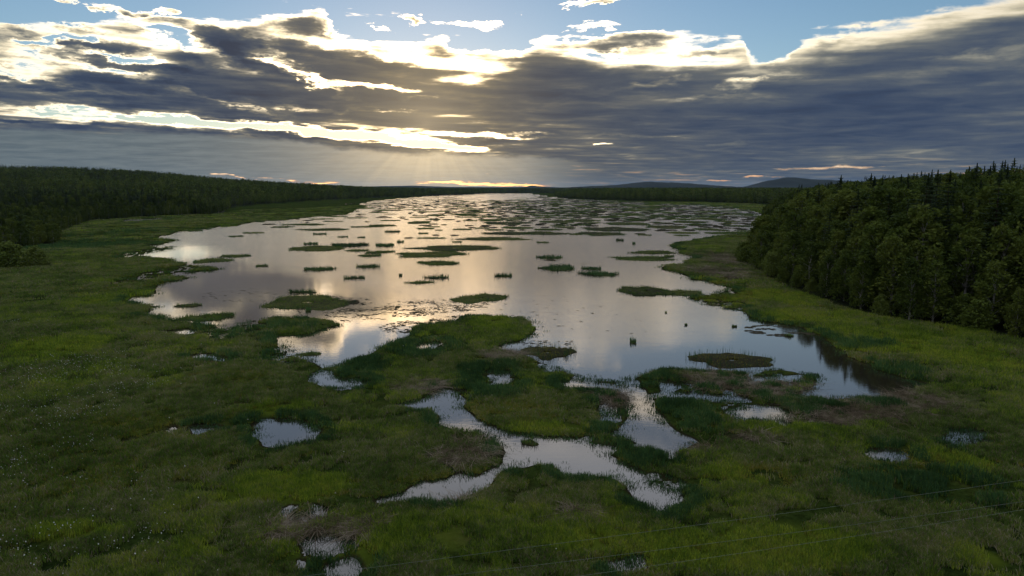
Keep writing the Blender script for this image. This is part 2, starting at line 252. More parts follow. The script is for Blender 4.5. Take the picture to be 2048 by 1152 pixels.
PUDDLES = [[[-22.13,56.31],[-20.23,54.0],[-19.05,53.55],[-18.17,54.67],[-16.9,54.9],[-16.91,57.04],[-19.11,59.09],[-21.14,59.75],[-22.59,59.62],[-22.7,58.56],[-22.06,57.54]],[[-11.1,64.08],[-9.6,65.17],[-8.11,66.8],[-7.02,69.76],[-6.24,69.22],[-4.9,65.17],[-5.03,63.02],[-4.31,61.56],[-3.21,59.22],[-1.49,57.42],[0.17,56.19],[2.92,55.36],[5.91,54.79],[6.52,55.36],[6.69,54.22],[7.9,53.66],[8.21,53.01],[7.22,51.65],[8.04,49.96],[9.31,48.29],[9.75,46.55],[10.53,45.16],[11.42,44.07],[10.93,43.32],[9.99,42.1],[9.64,42.6],[8.74,43.84],[8.45,46.29],[6.77,48.2],[5.68,47.75],[4.31,47.75],[3.8,49.3],[2.02,50.55],[0.69,49.58],[0.16,50.55],[-1.01,48.65],[-1.47,47.75],[-1.91,45.72],[-3.2,44.92],[-4.14,43.77],[-6.41,44.22],[-8.68,43.69],[-7.19,44.61],[-6.35,46.38],[-4.78,46.55],[-3.87,47.75],[-2.34,47.4],[-1.89,48.02],[-1.28,48.93],[-0.23,48.93],[-0.12,51.24],[-0.41,53.45],[-1.43,54.9],[-2.2,56.55],[-3.73,57.42],[-4.63,57.79],[-6.21,58.96],[-6.25,61.27],[-7.56,63.32],[-9.0,63.32]],[[11.6,72.39],[13.27,72.58],[13.55,69.94],[13.67,67.82],[13.79,64.86],[13.31,61.56],[13.45,59.62],[13.83,57.67],[14.99,54.67],[13.45,52.8],[12.44,51.24],[11.89,52.69],[10.33,53.45],[9.86,55.02],[8.7,56.31],[9.82,57.42],[11.09,59.62],[11.59,64.08],[11.53,67.31],[12.01,69.58]],[[20.66,61.99],[22.48,63.47],[25.61,64.08],[25.85,61.99],[25.49,60.16],[22.95,59.49],[21.18,59.62]],[[-40.05,84.07],[-38.27,84.33],[-35.63,82.54],[-35.23,81.31],[-38.0,82.29]],[[28.7,52.06],[30.25,52.48],[31.14,52.27],[30.53,51.04],[28.9,50.35],[28.08,50.64]],[[36.32,54.9],[37.93,56.31],[40.44,57.17],[40.81,56.55],[38.71,54.9],[36.38,53.55]],[[-12.37,38.33],[-11.66,38.81],[-10.33,38.57],[-10.16,37.64],[-10.95,37.3],[-11.89,37.53]],[[-10.04,35.49],[-9.21,36.11],[-8.66,35.19],[-8.83,34.5],[-9.65,34.5]],[[5.5,72.0],[8.49,72.0],[11.55,70.68],[11.79,68.86],[8.7,69.22],[6.14,69.94]],[[16.51,72.58],[17.52,71.05],[16.32,68.16],[20.25,67.48],[23.8,66.64],[23.61,65.33],[19.69,65.49],[16.36,66.14],[13.54,67.14],[15.84,68.34]],[[26.45,73.57],[28.26,73.98],[27.72,72.19],[26.14,71.43]],[[30.1,74.39],[32.43,74.59],[31.81,72.58],[30.22,72.58]],[[-2.2,74.59],[-0.92,75.85],[-0.65,72.19],[-1.51,71.43]],[[8.79,63.92],[9.55,63.47],[9.18,59.62],[8.47,59.09]],[[3.48,79.64],[4.95,78.26],[5.05,76.06],[3.84,77.14]],[[-12.94,89.88],[-10.65,91.08],[-10.38,87.58],[-12.02,87.02]],[[6.09,35.8],[7.17,36.32],[7.2,35.39],[6.13,35.19]],[[-353.23,747.84],[-356.35,884.38],[-339.62,1006.79],[-293.53,833.67],[-297.17,711.21]],[[-252.76,447.47],[-241.02,469.27],[-231.83,454.51],[-237.86,427.59]],[[-269.15,582.64],[-269.48,633.57],[-255.64,633.57],[-243.06,571.15]],[[-50.78,98.6],[-48.56,99.67],[-47.01,98.25],[-48.1,96.86]],[[-27.86,57.54],[-26.66,58.31],[-26.04,57.79],[-26.98,56.55]],[[346.47,941.64],[429.25,1081.59],[347.99,884.38],[309.91,833.67]],[[225.77,884.38],[242.74,747.84],[220.35,694.21],[210.03,767.61]]]
WET = [[-27.69,88.08,4.57,9.82,0.75],[-52.54,120.88,11.5,15.5,0.62],[-117.85,236.16,8.49,34.45,0.6],[-86.65,172.99,4.99,25.89,0.5],[-28.19,57.34,2.19,1.75,0.6],[-13.96,41.37,2.25,2.02,0.5],[-10.95,37.5,2.05,2.8,0.6],[8.97,71.59,4.86,3.43,0.8],[20.5,68.55,6.21,3.84,0.55],[27.54,72.24,4.9,4.25,0.3],[27.96,60.67,4.62,2.5,0.45],[23.61,61.47,4.19,3.55,0.6],[9.01,62.39,1.18,5.1,0.7],[-1.62,74.23,1.96,4.47,0.6],[10.65,45.12,2.09,3.16,0.6],[38.25,55.58,2.55,2.35,0.5],[29.6,51.7,1.98,1.64,0.4],[-5.19,66.0,1.49,3.57,0.6],[-17.41,71.15,3.22,2.63,0.6],[37.26,120.92,5.37,7.33,0.4],[42.05,136.69,5.05,6.66,0.5],[-281.4,945.13,109.16,325.11,0.3],[6.31,35.46,1.4,0.81,0.4],[-10.95,89.09,2.67,2.89,0.5],[4.44,77.68,1.76,2.67,0.5],[-41.26,100.18,4.47,7.24,0.5]]
PATCHES = [[1,54.01,94.61,18.09,12.81],[1,50.14,108.42,9.61,10.52],[1,55.37,80.47,7.17,9.41],[1,52.45,128.11,8.49,11.67],[1,-22.13,62.8,4.29,2.37],[1,-60.35,88.08,8.49,9.82],[1,-74.91,128.11,8.49,11.67],[1,-7.95,38.75,7.83,3.56],[1,-0.77,41.11,6.39,2.66],[1,12.47,37.59,8.79,3.37],[1,3.79,38.59,6.63,2.37],[1,25.21,57.34,8.75,1.75],[1,3.33,57.34,5.25,1.75],[1,-2.62,103.77,4.63,6.22],[1,-26.69,39.08,3.66,1.21],[1,-18.02,36.78,1.73,1.08],[1,26.38,36.28,1.71,1.58],[1,-16.28,45.53,5.26,3.21],[2,-3.89,51.27,2.36,2.62],[2,40.77,65.19,4.45,3.49],[2,32.83,62.09,7.08,2.61],[2,28.72,59.28,4.97,1.86],[2,15.2,52.75,2.02,1.71],[2,-9.76,70.24,3.18,2.93],[2,-0.88,83.88,3.15,2.33],[2,4.08,41.64,0.98,0.82],[2,42.93,107.42,0.01,0.04],[2,10.79,66.44,2.0,6.55],[2,24.5,71.38,7.53,4.91],[2,27.42,67.53,4.09,2.05],[2,51.94,170.72,7.49,16.36],[2,63.83,200.78,8.78,19.69],[2,-5.36,44.95,1.74,1.1],[2,-13.14,39.71,2.17,1.5],[2,4.89,85.77,3.21,3.23],[2,28.22,82.4,3.71,2.99],[2,-9.42,39.7,1.86,1.25],[2,-4.15,43.05,2.01,1.02],[2,10.12,56.16,2.14,2.16],[2,20.01,54.96,2.52,1.84],[3,16.14,61.78,3.73,5.71],[3,9.97,50.75,3.12,2.37],[3,29.72,63.61,2.89,3.04],[3,34.94,64.28,2.93,1.86],[3,-17.92,78.75,4.12,6.37],[3,-12.02,87.44,5.88,6.12],[3,16.12,56.29,3.86,3.6],[3,-1.35,51.75,1.11,2.25],[3,2.46,48.34,2.23,1.62],[3,-6.72,61.36,1.12,2.26],[3,1.38,49.75,0.76,1.9],[3,31.76,73.05,3.31,2.37],[3,-35.18,101.69,6.83,4.49],[3,-2.43,73.81,4.97,7.99],[3,45.55,90.06,6.07,4.14],[3,28.98,45.53,6.32,3.21],[3,7.88,49.75,1.91,1.9],[3,11.75,43.81,2.04,1.5],[3,-159.48,255.41,22.15,31.47],[3,-184.91,326.38,14.15,36.61],[3,43.96,77.39,5.24,4.41],[4,1.21,61.55,5.6,4.26],[4,-3.45,61.55,2.8,4.26],[4,-5.59,47.05,3.27,2.05],[4,-33.87,57.7,7.0,5.02],[4,17.57,47.98,5.91,2.66],[4,31.59,49.83,5.36,2.86],[4,42.08,128.11,12.26,11.67],[4,46.58,156.12,6.89,12.04],[4,-30.42,48.09,5.91,3.56],[4,-32.75,73.27,6.62,4.76],[4,5.7,41.68,2.92,1.64],[6,-11.33,38.23,2.09,1.75],[6,-9.39,35.74,1.97,1.34],[6,-15.77,40.98,1.28,1.33],[6,10.39,44.67,1.72,2.64],[6,-27.27,86.61,3.86,9.24],[6,23.61,61.4,3.26,2.84],[6,38.25,55.56,2.12,2.11],[6,19.14,67.19,5.6,2.02],[6,-6.37,65.23,1.98,3.81],[6,8.88,70.75,4.27,2.23],[6,-1.34,74.12,1.68,3.26],[6,-53.42,120.38,9.73,13.37],[6,-115.3,234.18,8.49,26.58],[6,-27.31,57.31,2.19,1.25],[6,-19.9,56.09,2.58,0.95],[6,-17.19,70.16,2.65,1.47],[6,1.5,54.35,1.66,1.12],[6,9.18,60.06,0.91,3.26],[6,6.49,35.71,0.85,0.72],[6,26.24,73.05,3.31,2.37],[5,-49.84,74.28,9.92,10.05],[5,-42.18,60.62,5.94,6.86],[5,-39.59,67.85,6.14,5.13],[5,-35.09,49.34,4.13,5.56],[5,-26.88,43.31,6.69,3.66],[5,-13.49,37.03,2.32,0.0],[5,-26.47,37.5,4.1,2.8],[5,-23.25,37.42,3.52,2.23],[5,-97.0,146.27,8.49,20.91],[5,-77.22,108.86,6.41,12.67],[5,-82.45,128.11,6.6,11.67],[5,-51.66,79.67,7.17,4.66]]
WOOD_RIGHT = [[67.74,204.61],[63.55,181.1],[60.51,158.71],[58.77,144.08],[58.3,131.87],[58.1,121.0],[59.14,110.86],[61.92,107.01],[65.3,103.4],[68.01,98.25],[70.34,91.69],[73.42,83.04],[190,70],[330,110],[420,330],[420,470],[175,480],[128,330],[84,222]]
WOOD_LEFT = [[-165.18,174.4],[-167.95,210.68],[-170.52,240.96],[-170.19,256.08],[-212.73,318.74],[-271.44,440.64],[-264.96,501.85],[-237.9,549.48],[-277.42,677.99],[-281.4,833.67],[-283.52,1042.86],[-274.01,1328.11],[-228.77,1623.94],[-142.52,2088.8],[-71.99,2543.56],[-60,2600],[-200,3400],[-2600,3400],[-2600,400],[-700,150]]
WOOD_MID = [[105,1420],[128,1290],[165,1180],[230,1080],[290,1030],[300,900],[330,800],[430,760],[900,700],[1700,1500],[1700,2400],[330,2500],[120,2000]]
WOOD_FAR = [[-250,3200],[-60,2700],[120,2650],[330,2500],[1700,2400],[3000,4200],[-2600,4200],[-2600,3400]]
ISLANDS = [[-37.76,124.27,8.63,8.79,0],[-42.39,136.49,3.04,1.43,1],[-29.53,124.47,1.34,2.41,3],[-35.12,115.85,0.48,0.37,1],[-6.25,128.81,5.58,6.21,0],[-1.97,162.05,2.33,2.43,1],[-20.53,150.85,3.57,2.2,0],[-17.66,158.78,3.22,1.84,1],[-26.84,162.96,0.24,1.52,1],[-36.91,158.31,2.63,1.38,1],[-38.61,181.57,3.42,2.76,1],[-50.06,175.9,4.54,3.62,1],[-44.16,211.92,3.97,4.32,0],[-43.45,222.87,4.66,5.76,0],[-20.61,190.54,6.31,5.9,0],[-25.31,215.69,12.02,11.08,0],[-19.64,238.45,18.59,12.74,0],[-67.81,237.34,9.74,11.62,0],[-59.72,250.66,7.54,7.65,1],[-46.64,249.47,3.47,6.46,1],[-51.98,229.07,4.2,3.36,0],[-75.5,256.06,2.82,2.25,1],[-43.45,265.71,1.37,2.56,1],[-8.24,281.88,16.7,11.26,0],[-21.32,265.57,2.04,2.42,0],[-41.14,315.8,2.54,3.98,0],[-57.09,327.23,3.71,4.91,1],[-87.52,310.99,3.53,2.52,1],[-72.42,293.0,2.25,3.23,0],[-64.04,290.0,1.59,3.13,0],[11.86,263.1,2.42,2.35,0],[11.42,205.62,4.31,3.91,1],[12.44,177.78,4.45,6.55,1],[7.82,178.25,1.12,0.56,0],[20.75,176.96,2.74,2.56,1],[21.25,165.5,5.13,4.06,1],[11.24,198.32,1.75,2.18,3],[43.19,273.43,1.5,2.82,1],[46.03,257.24,0.57,1.16,1],[46.22,222.05,8.56,6.58,0],[39.45,202.94,9.92,6.8,0],[26.99,137.81,5.4,7.18,0],[34.13,135.55,4.62,4.3,0],[4.56,85.66,3.85,4.34,2],[27.05,81.62,5.36,4.03,2],[16.61,91.61,0.41,0.84,1],[-67.75,183.51,2.03,2.42,0],[-120.81,319.35,5.38,4.1,0],[-119.78,296.06,3.36,3.32,0],[-155.16,334.36,4.03,4.65,0],[-154.72,348.62,1.28,3.06,0],[-87.1,197.35,5.59,7.77,0],[-85.66,210.34,4.63,4.24,0],[8.43,54.49,2.0,1.04,4],[1.45,54.2,0.79,0.75,5],[26.82,103.23,0.23,0.21,5],[26.1,113.82,0.17,0.23,5],[48.7,210.27,1.7,2.67,0],[-94.21,344.82,15.11,11.29,0],[-119.18,391.95,12.16,9.69,0],[-79.0,369.0,10.52,6.01,0],[-1.85,316.19,12.94,11.0,0],[15.25,316.51,11.55,14.53,0],[28.83,308.94,3.05,3.75,0],[-9.02,342.39,5.0,4.94,0],[2.89,359.93,9.2,10.17,0],[17.88,344.56,8.31,7.11,0],[40.47,313.01,11.66,14.19,0],[52.21,348.04,17.74,22.06,0],[59.19,303.94,3.11,1.95,0],[79.69,319.51,8.17,7.69,0],[75.26,302.36,3.54,3.53,0],[-3.41,406.61,15.55,19.21,0],[28.14,424.2,10.82,14.81,0],[45.28,440.88,11.24,19.53,0],[-56.14,415.2,7.11,17.11,0],[-72.15,381.47,8.36,9.09,0],[-25.09,346.56,5.06,5.11,0],[-36.45,340.28,1.86,2.84,0],[67.49,400.88,13.15,18.62,0],[83.34,367.5,12.06,17.74,0],[109.33,421.34,12.28,17.67,0],[99.75,344.82,7.56,11.29,0],[134.3,427.15,7.79,11.86,0],[123.99,376.43,6.87,8.81,0],[-58.12,120.69,2.33,2.26,5],[-49.6,109.44,4.48,4.05,4],[-5.61,110.76,0.99,1.21,3],[-20.32,119.34,0.44,0.4,3],[39.58,95.31,0.79,0.45,5],[33.91,102.07,0.45,0.19,5],[36.41,121.44,1.12,0.95,3],[-25.72,84.76,1.91,0.95,5],[-20.7,77.59,1.75,0.88,4],[27.84,74.75,0.71,0.16,5]]

def shore(x, y):
    """metres inland from the water's edge (negative: in the water)"""
    x = np.asarray(x, float); y = np.asarray(y, float)
    r = np.hypot(x, y)
    wig = (fbm(x, y, 2.2, 4, 1)-0.5)*np.clip(r*0.016, 0.5, 2.2) + (fbm(x, y, 14, 3, 2)-0.5)*np.clip((r-60)*0.02, 0, 8)
    s = sdf_far(LAKE, x, y, 400.0)+wig
    for p in PUDDLES: s = np.minimum(s, sdf_far(p, x, y, 30.0)-0.4+wig*0.8)
    nn = fbm(x, y, 1.1, 3, 5)
    for cx, cy, rx, ry, w in WET:
        q = 1-((x-cx)/rx)**2-((y-cy)/ry)**2
        m = q > 0
        if m.any():
            v = (nn[m] - (0.34+0.22*w*np.minimum(q[m]*2, 1)))*3.4
            s[m] = np.minimum(s[m], np.maximum(v, -0.25))
    return s
def patch_weight(kind, x, y):
    w = np.zeros(np.shape(x)); wob = (fbm(x, y, 5, 3, 9)-0.5)*1.5
    for k, cx, cy, rx, ry in PATCHES:
        if k == kind: w = np.maximum(w, np.clip((1-((x-cx)/rx)**2-((y-cy)/ry)**2+wob)*1.2, 0, 1))
    return w
RX = np.array([-1.0, -0.80, -0.70, -0.62, -0.55, -0.50, -0.46, -0.40, -0.33, -0.26, -0.20, -0.10, -0.05, 1.0])
RZ = np.array([54, 55, 52, 49.5, 44, 39, 33, 25, 18, 12, 6, 1, 0.0, 0.0])
def smooth(a, lo, hi):
    k = np.clip((a-lo)/(hi-lo), 0, 1); return k*k*(3-2*k)
def hill_height(x, y):
    x = np.asarray(x, float); y = np.asarray(y, float)
    az = x/np.maximum(y, 1)
    h = np.interp(az, RX, RZ)*smooth(y, 520, 1500)*smooth(sdf_far(LAKE, np.atleast_1d(x), np.atleast_1d(y), 200.0).reshape(x.shape), 12, 170)*(1+0.12*(fbm(x, y, 260, 3, 4)-0.5))
    h = h + 6.5*smooth(x-0.36*y, 10, 80)*smooth(x, 60, 160)*smooth(900-y, 0, 300)
    return np.where(y > 1, h, 0)

# ------------------------------------------------------------------ materials of the land
def principled(name):
    m = bpy.data.materials.new(name); m.use_nodes = True
    b = NB(m.node_tree); p = b.n['Principled BSDF']
    p.inputs['Specular IOR Level'].default_value = 0.0
    p.inputs['Roughness'].default_value = 0.85
    return m, b, p
def ground_material():
    m, b, p = principled('marsh_ground')
    g = b.n.new('ShaderNodeNewGeometry').outputs['Position']
    big = b.noise(g, 0.045, 4, 0.6); mid = b.noise(g, 0.35, 5, 0.65); fine = b.noise(g, 2.6, 5, 0.7)
    c = b.ramp(b.mad(b.sub(mid, 0.5), 0.8, big), [(0.30, (0.013, 0.022, 0.005)), (0.45, (0.022, 0.035, 0.007)), (0.58, (0.034, 0.045, 0.009)), (0.72, (0.048, 0.048, 0.014))])
    c = b.mix(b.rng(fine, 0.35, 0.7, 0.0, 1.0), c, b.mix(1.0, c, (0.45, 0.45, 0.45), 'MULTIPLY'))
    at = b.n.new('ShaderNodeAttribute'); at.attribute_name = 'cover'
    se = b.n.new('ShaderNodeSeparateColor'); b.l.new(at.outputs['Color'], se.inputs[0])
    c = b.mix(b.mul(se.outputs[0], 0.75), c, b.mix(mid, (0.050, 0.070, 0.006), (0.075, 0.095, 0.010)))
    c = b.mix(b.mul(se.outputs[1], 0.7), c, b.mix(b.rng(fine, 0.3, 0.7, 0, 1), (0.018, 0.014, 0.008), (0.075, 0.060, 0.036)))
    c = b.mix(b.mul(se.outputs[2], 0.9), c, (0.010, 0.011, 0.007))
    sv = b.n.new('ShaderNodeSeparateXYZ'); b.l.new(g, sv.inputs[0])
    c = b.mix(b.rng(sv.outputs[2], 0.02, 0.09, 0.85, 0.0), c, (0.014, 0.010, 0.006))
    b.l.new(c, p.inputs['Base Color'])
    bp = b.n.new('ShaderNodeBump'); bp.inputs['Strength'].default_value = 0.9; bp.inputs['Distance'].default_value = 0.25
    b.l.new(b.add(fine, mid), bp.inputs['Height']); b.l.new(bp.outputs[0], p.inputs['Normal'])
    return m
def water_material():
    m = bpy.data.materials.new('lake_water'); m.use_nodes = True
    b = NB(m.node_tree); b.n.clear()
    g = b.n.new('ShaderNodeNewGeometry').outputs['Position']
    sp = b.n.new('ShaderNodeSeparateXYZ'); b.l.new(g, sp.inputs[0])
    # wind-ruffled middle of the lake, calmer in the lee by the near shore
    n1 = b.noise(b.vmath('MULTIPLY', g, (0.012, 0.03, 0)), 1.0, 3, 0.55)
    y = b.mad(b.sub(n1, 0.5), 40.0, sp.outputs[1])
    x = sp.outputs[0]
    lee = b.add(b.mul(b.math('MAXIMUM', b.sub(8.0, x), 0.0), 1.3), b.mul(b.math('MAXIMUM', b.sub(x, 12.0), 0.0), 0.65))
    open_ = b.rng(b.sub(y, lee), 74, 102, 0, 1)
    rough = b.mad(open_, 0.085, 0.04)
    gl = b.n.new('ShaderNodeBsdfGlossy'); gl.distribution = 'GGX'
    b.l.new(rough, gl.inputs['Roughness'])
    gl.inputs['Color'].default_value = (1.0, 0.98, 0.97, 1)
    rip = b.noise(b.vmath('MULTIPLY', g, (0.9, 2.4, 1)), 1.0, 4, 0.6)
    rip2 = b.noise(b.vmath('MULTIPLY', g, (0.22, 0.5, 1)), 1.0, 3, 0.6)
    bp = b.n.new('ShaderNodeBump'); b.l.new(b.mad(open_, 0.11, 0.02), bp.inputs['Strength']); bp.inputs['Distance'].default_value = 0.12
    b.l.new(b.add(rip, rip2), bp.inputs['Height'])
    b.l.new(bp.outputs[0], gl.inputs['Normal'])
    df = b.n.new('ShaderNodeBsdfDiffuse'); df.inputs[0].default_value = (0.012, 0.010, 0.007, 1)
    fr = b.n.new('ShaderNodeFresnel'); fr.inputs[0].default_value = 1.8
    mx = b.n.new('ShaderNodeMixShader'); b.l.new(fr.outputs[0], mx.inputs[0]); b.l.new(df.outputs[0], mx.inputs[1]); b.l.new(gl.outputs[0], mx.inputs[2])
    o = b.n.new('ShaderNodeOutputMaterial'); b.l.new(mx.outputs[0], o.inputs[0])
    return m
MAT_GROUND = ground_material()
MAT_WATER = water_material()

# ------------------------------------------------------------------ ground: one sheet to the horizon
def build_ground():
    dep = np.linspace(math.atan(21/24.5), math.atan(21/2600.0), 420)
    r = np.concatenate([[0.5, 8, 16], 21/np.tan(dep), np.array([3000, 3600, 4500, 6000, 9000, 14000, 22000])])
    a = np.concatenate([np.linspace(-180, -46, 24)[:-1], np.linspace(-46, 46, 640), np.linspace(46, 180, 24)[1:-1]])
    A, Rr = np.meshgrid(np.radians(a), r)
    x = Rr*np.sin(A); y = Rr*np.cos(A)
    s = shore(x.ravel(), y.ravel()).reshape(x.shape)
    z = np.clip(s*0.22, -0.5, 0.10) + np.clip(s*0.004, 0, 0.2)
    z += np.where(s > 0, (fbm(x, y, 3.0, 3, 6)-0.5)*np.clip(s*0.1, 0, 0.22), 0)
    z += hill_height(x, y)
    nr, na = x.shape
    idx = np.arange(nr*na).reshape(nr, na)
    q = np.stack([idx[:-1, :], np.roll(idx, -1, 1)[:-1, :], np.roll(idx, -1, 1)[1:, :], idx[1:, :]], -1).reshape(-1, 4)
    me = np_mesh('ground', np.stack([x, y, z], -1).reshape(-1, 3), q, True)
    xf, yf = x.ravel(), y.ravel()
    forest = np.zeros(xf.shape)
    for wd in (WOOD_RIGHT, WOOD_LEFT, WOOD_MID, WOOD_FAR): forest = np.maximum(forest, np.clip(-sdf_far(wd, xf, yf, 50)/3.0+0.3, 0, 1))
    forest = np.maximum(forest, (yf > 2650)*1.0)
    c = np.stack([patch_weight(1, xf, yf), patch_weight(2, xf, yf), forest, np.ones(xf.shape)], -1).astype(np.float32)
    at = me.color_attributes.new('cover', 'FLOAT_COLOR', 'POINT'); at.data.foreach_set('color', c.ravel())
    return tag(link('ground', me, mat=MAT_GROUND), kind='structure')
build_ground()
def build_water():
    r = np.array([0.5, 30, 100, 400, 1200, 2800]); a = np.linspace(0, 2*PI, 97)[:-1]
    A, Rr = np.meshgrid(a, r)
    v = np.stack([Rr*np.sin(A), Rr*np.cos(A), np.zeros(A.shape)], -1).reshape(-1, 3)
    idx = np.arange(A.size).reshape(A.shape)
    q = np.stack([idx[:-1], np.roll(idx, -1, 1)[:-1], np.roll(idx, -1, 1)[1:], idx[1:]], -1).reshape(-1, 4)
    tag(link('water', np_mesh('water', v, q), mat=MAT_WATER), kind='structure')
build_water()

def face_up(o):
    me = o.data
    if me.polygons[0].normal.z < 0: me.flip_normals()
for _n in ('ground', 'water'): face_up(bpy.data.objects[_n])


# ------------------------------------------------------------------ plants
def leaf_material(name, stops, scale=0.15, fine=1.4, rough=0.85, spec=0.05, thin=0.35):
    """foliage colour that drifts from plant to plant (by place) and from blade to blade"""
    m, b, p = principled(name)
    g = b.n.new('ShaderNodeNewGeometry').outputs['Position']
    oi = b.n.new('ShaderNodeObjectInfo').outputs['Random']
    v = b.mad(b.sub(b.noise(g, fine, 3, 0.6), 0.5), 0.9, b.noise(g, scale, 4, 0.6))
    v = b.mad(b.sub(oi, 0.5), 0.42, v)
    v = b.mad(b.sub(b.noise(g, 0.028, 3, 0.6), 0.5), 0.9, v)
    b.l.new(b.ramp(v, stops), p.inputs['Base Color'])
    p.inputs['Roughness'].default_value = rough; p.inputs['Specular IOR Level'].default_value = spec
    if thin:
        tr = b.n.new('ShaderNodeBsdfTranslucent'); b.l.new(p.inputs['Base Color'].links[0].from_socket, tr.inputs[0])
        ms = b.n.new('ShaderNodeMixShader'); ms.inputs[0].default_value = thin
        o = b.n['Material Output']; b.l.new(p.outputs[0], ms.inputs[1]); b.l.new(tr.outputs[0], ms.inputs[2]); b.l.new(ms.outputs[0], o.inputs[0])
    return m
MAT = {
 'sedge':  leaf_material('sedge_green', [(0.25, (0.039, 0.073, 0.011)), (0.45, (0.073, 0.120, 0.017)), (0.60, (0.105, 0.148, 0.023)), (0.80, (0.147, 0.150, 0.037))]),
 'bright': leaf_material('sedge_yellow_green', [(0.25, (0.096, 0.144, 0.011)), (0.50, (0.160, 0.220, 0.017)), (0.75, (0.222, 0.254, 0.025))]),
 'olive':  leaf_material('moss_olive', [(0.25, (0.073, 0.088, 0.011)), (0.5, (0.129, 0.126, 0.017)), (0.75, (0.172, 0.147, 0.028))]),
 'dead':   leaf_material('dead_sedge', [(0.25, (0.061, 0.044, 0.024)), (0.5, (0.134, 0.104, 0.067)), (0.75, (0.244, 0.201, 0.146))]),
 'reed':   leaf_material('horsetail_dark', [(0.25, (0.019, 0.042, 0.014)), (0.5, (0.035, 0.078, 0.025)), (0.75, (0.060, 0.110, 0.033))]),
 'mud':    leaf_material('island_peat', [(0.3, (0.022, 0.020, 0.010)), (0.5, (0.037, 0.039, 0.011)), (0.7, (0.055, 0.063, 0.015))]),
 'pad':    leaf_material('floating_leaf', [(0.3, (0.03, 0.028, 0.014)), (0.7, (0.06, 0.05, 0.03))]),
 'white':  leaf_material('cotton_tuft', [(0.2, (0.40, 0.40, 0.36)), (0.8, (0.75, 0.75, 0.70))]),
}
def blades(rng, n, spread, h0, h1, w, lean=0.35, flat=False, bend=True):
    """n tapering blades as (verts, quads)"""
    ang = rng.rand(n)*2*PI; rad = np.sqrt(rng.rand(n))*spread
    bx, by = rad*np.cos(ang), rad*np.sin(ang)
    yaw = rng.rand(n)*2*PI; h = h0+(h1-h0)*rng.rand(n)**1.8
    l = lean*(0.3+rng.rand(n)); la = rng.rand(n)*2*PI
    if flat: l = 1.6+rng.rand(n); 
    dx, dy = np.cos(yaw)*w*0.5, np.sin(yaw)*w*0.5
    tx, ty = bx+np.cos(la)*l*h, by+np.sin(la)*l*h
    tz = h*(0.25 if flat else 1.0)
    mx, my, mz = bx*0.55+tx*0.45-(tx-bx)*0.12, by*0.55+ty*0.45-(ty-by)*0.12, tz*0.62 if not flat else tz*1.1
    z0 = np.full(n, -0.06)
    P = [np.stack([bx-dx, by-dy, z0], 1), np.stack([bx+dx, by+dy, z0], 1), np.stack([mx+dx*0.8, my+dy*0.8, mz], 1), np.stack([mx-dx*0.8, my-dy*0.8, mz], 1),
         np.stack([tx+dx*0.15, ty+dy*0.15, tz], 1), np.stack([tx-dx*0.15, ty-dy*0.15, tz], 1)]
    v = np.stack(P, 1).reshape(-1, 3); k = np.arange(n)[:, None]*6
    f = np.concatenate([k+np.array([[0, 1, 2, 3]]), k+np.array([[3, 2, 4, 5]])])
    return v, f
def scatter_object(name, pts, scale, rot, idx, protos, label=None, group=None, sz=None):
    """one object of uncountable plants: points that carry copies of the given meshes"""
    me = bpy.data.meshes.new(name); me.vertices.add(len(pts)); me.vertices.foreach_set('co', np.asarray(pts, np.float32).ravel())
    s3 = np.repeat(np.asarray(scale, np.float32)[:, None], 3, 1)
    if sz is not None: s3[:, 2] = sz
    r3 = np.zeros((len(pts), 3), np.float32); r3[:, 2] = rot
    a = me.attributes.new('grow', 'FLOAT_VECTOR', 'POINT'); a.data.foreach_set('vector', s3.ravel())
    a = me.attributes.new('turn', 'FLOAT_VECTOR', 'POINT'); a.data.foreach_set('vector', r3.ravel())
    a = me.attributes.new('kind_of', 'INT', 'POINT'); a.data.foreach_set('value', np.asarray(idx, np.int32))
    o = link(name, me)
    c = bpy.data.collections.new(name+'_kinds')
    for k, p in enumerate(protos):
        po = bpy.data.objects.new('%s_kind_%02d' % (name, k), p); c.objects.link(po)
    ng = bpy.data.node_groups.new(name+'_scatter', 'GeometryNodeTree')
    ng.interface.new_socket('Geometry', in_out='INPUT', socket_type='NodeSocketGeometry')
    ng.interface.new_socket('Geometry', in_out='OUTPUT', socket_type='NodeSocketGeometry')
    N = ng.nodes; L = ng.links
    gi = N.new('NodeGroupInput'); go = N.new('NodeGroupOutput')
    ci = N.new('GeometryNodeCollectionInfo'); ci.inputs['Collection'].default_value = c
    ci.inputs['Separate Children'].default_value = True; ci.inputs['Reset Children'].default_value = True
    ip = N.new('GeometryNodeInstanceOnPoints'); ip.inputs['Pick Instance'].default_value = True
    def attr(nm, ty):
        n = N.new('GeometryNodeInputNamedAttribute'); n.data_type = ty; n.inputs['Name'].default_value = nm; return n.outputs['Attribute']
    L.new(gi.outputs[0], ip.inputs['Points']); L.new(ci.outputs[0], ip.inputs['Instance'])
    L.new(attr('kind_of', 'INT'), ip.inputs['Instance Index']); L.new(attr('grow', 'FLOAT_VECTOR'), ip.inputs['Scale'])
    er = N.new('FunctionNodeEulerToRotation'); L.new(attr('turn', 'FLOAT_VECTOR'), er.inputs[0]); L.new(er.outputs[0], ip.inputs['Rotation'])
    L.new(ip.outputs[0], go.inputs[0])
    md = o.modifiers.new('scatter', 'NODES'); md.node_group = ng
    return tag(o, label=label, kind='stuff')
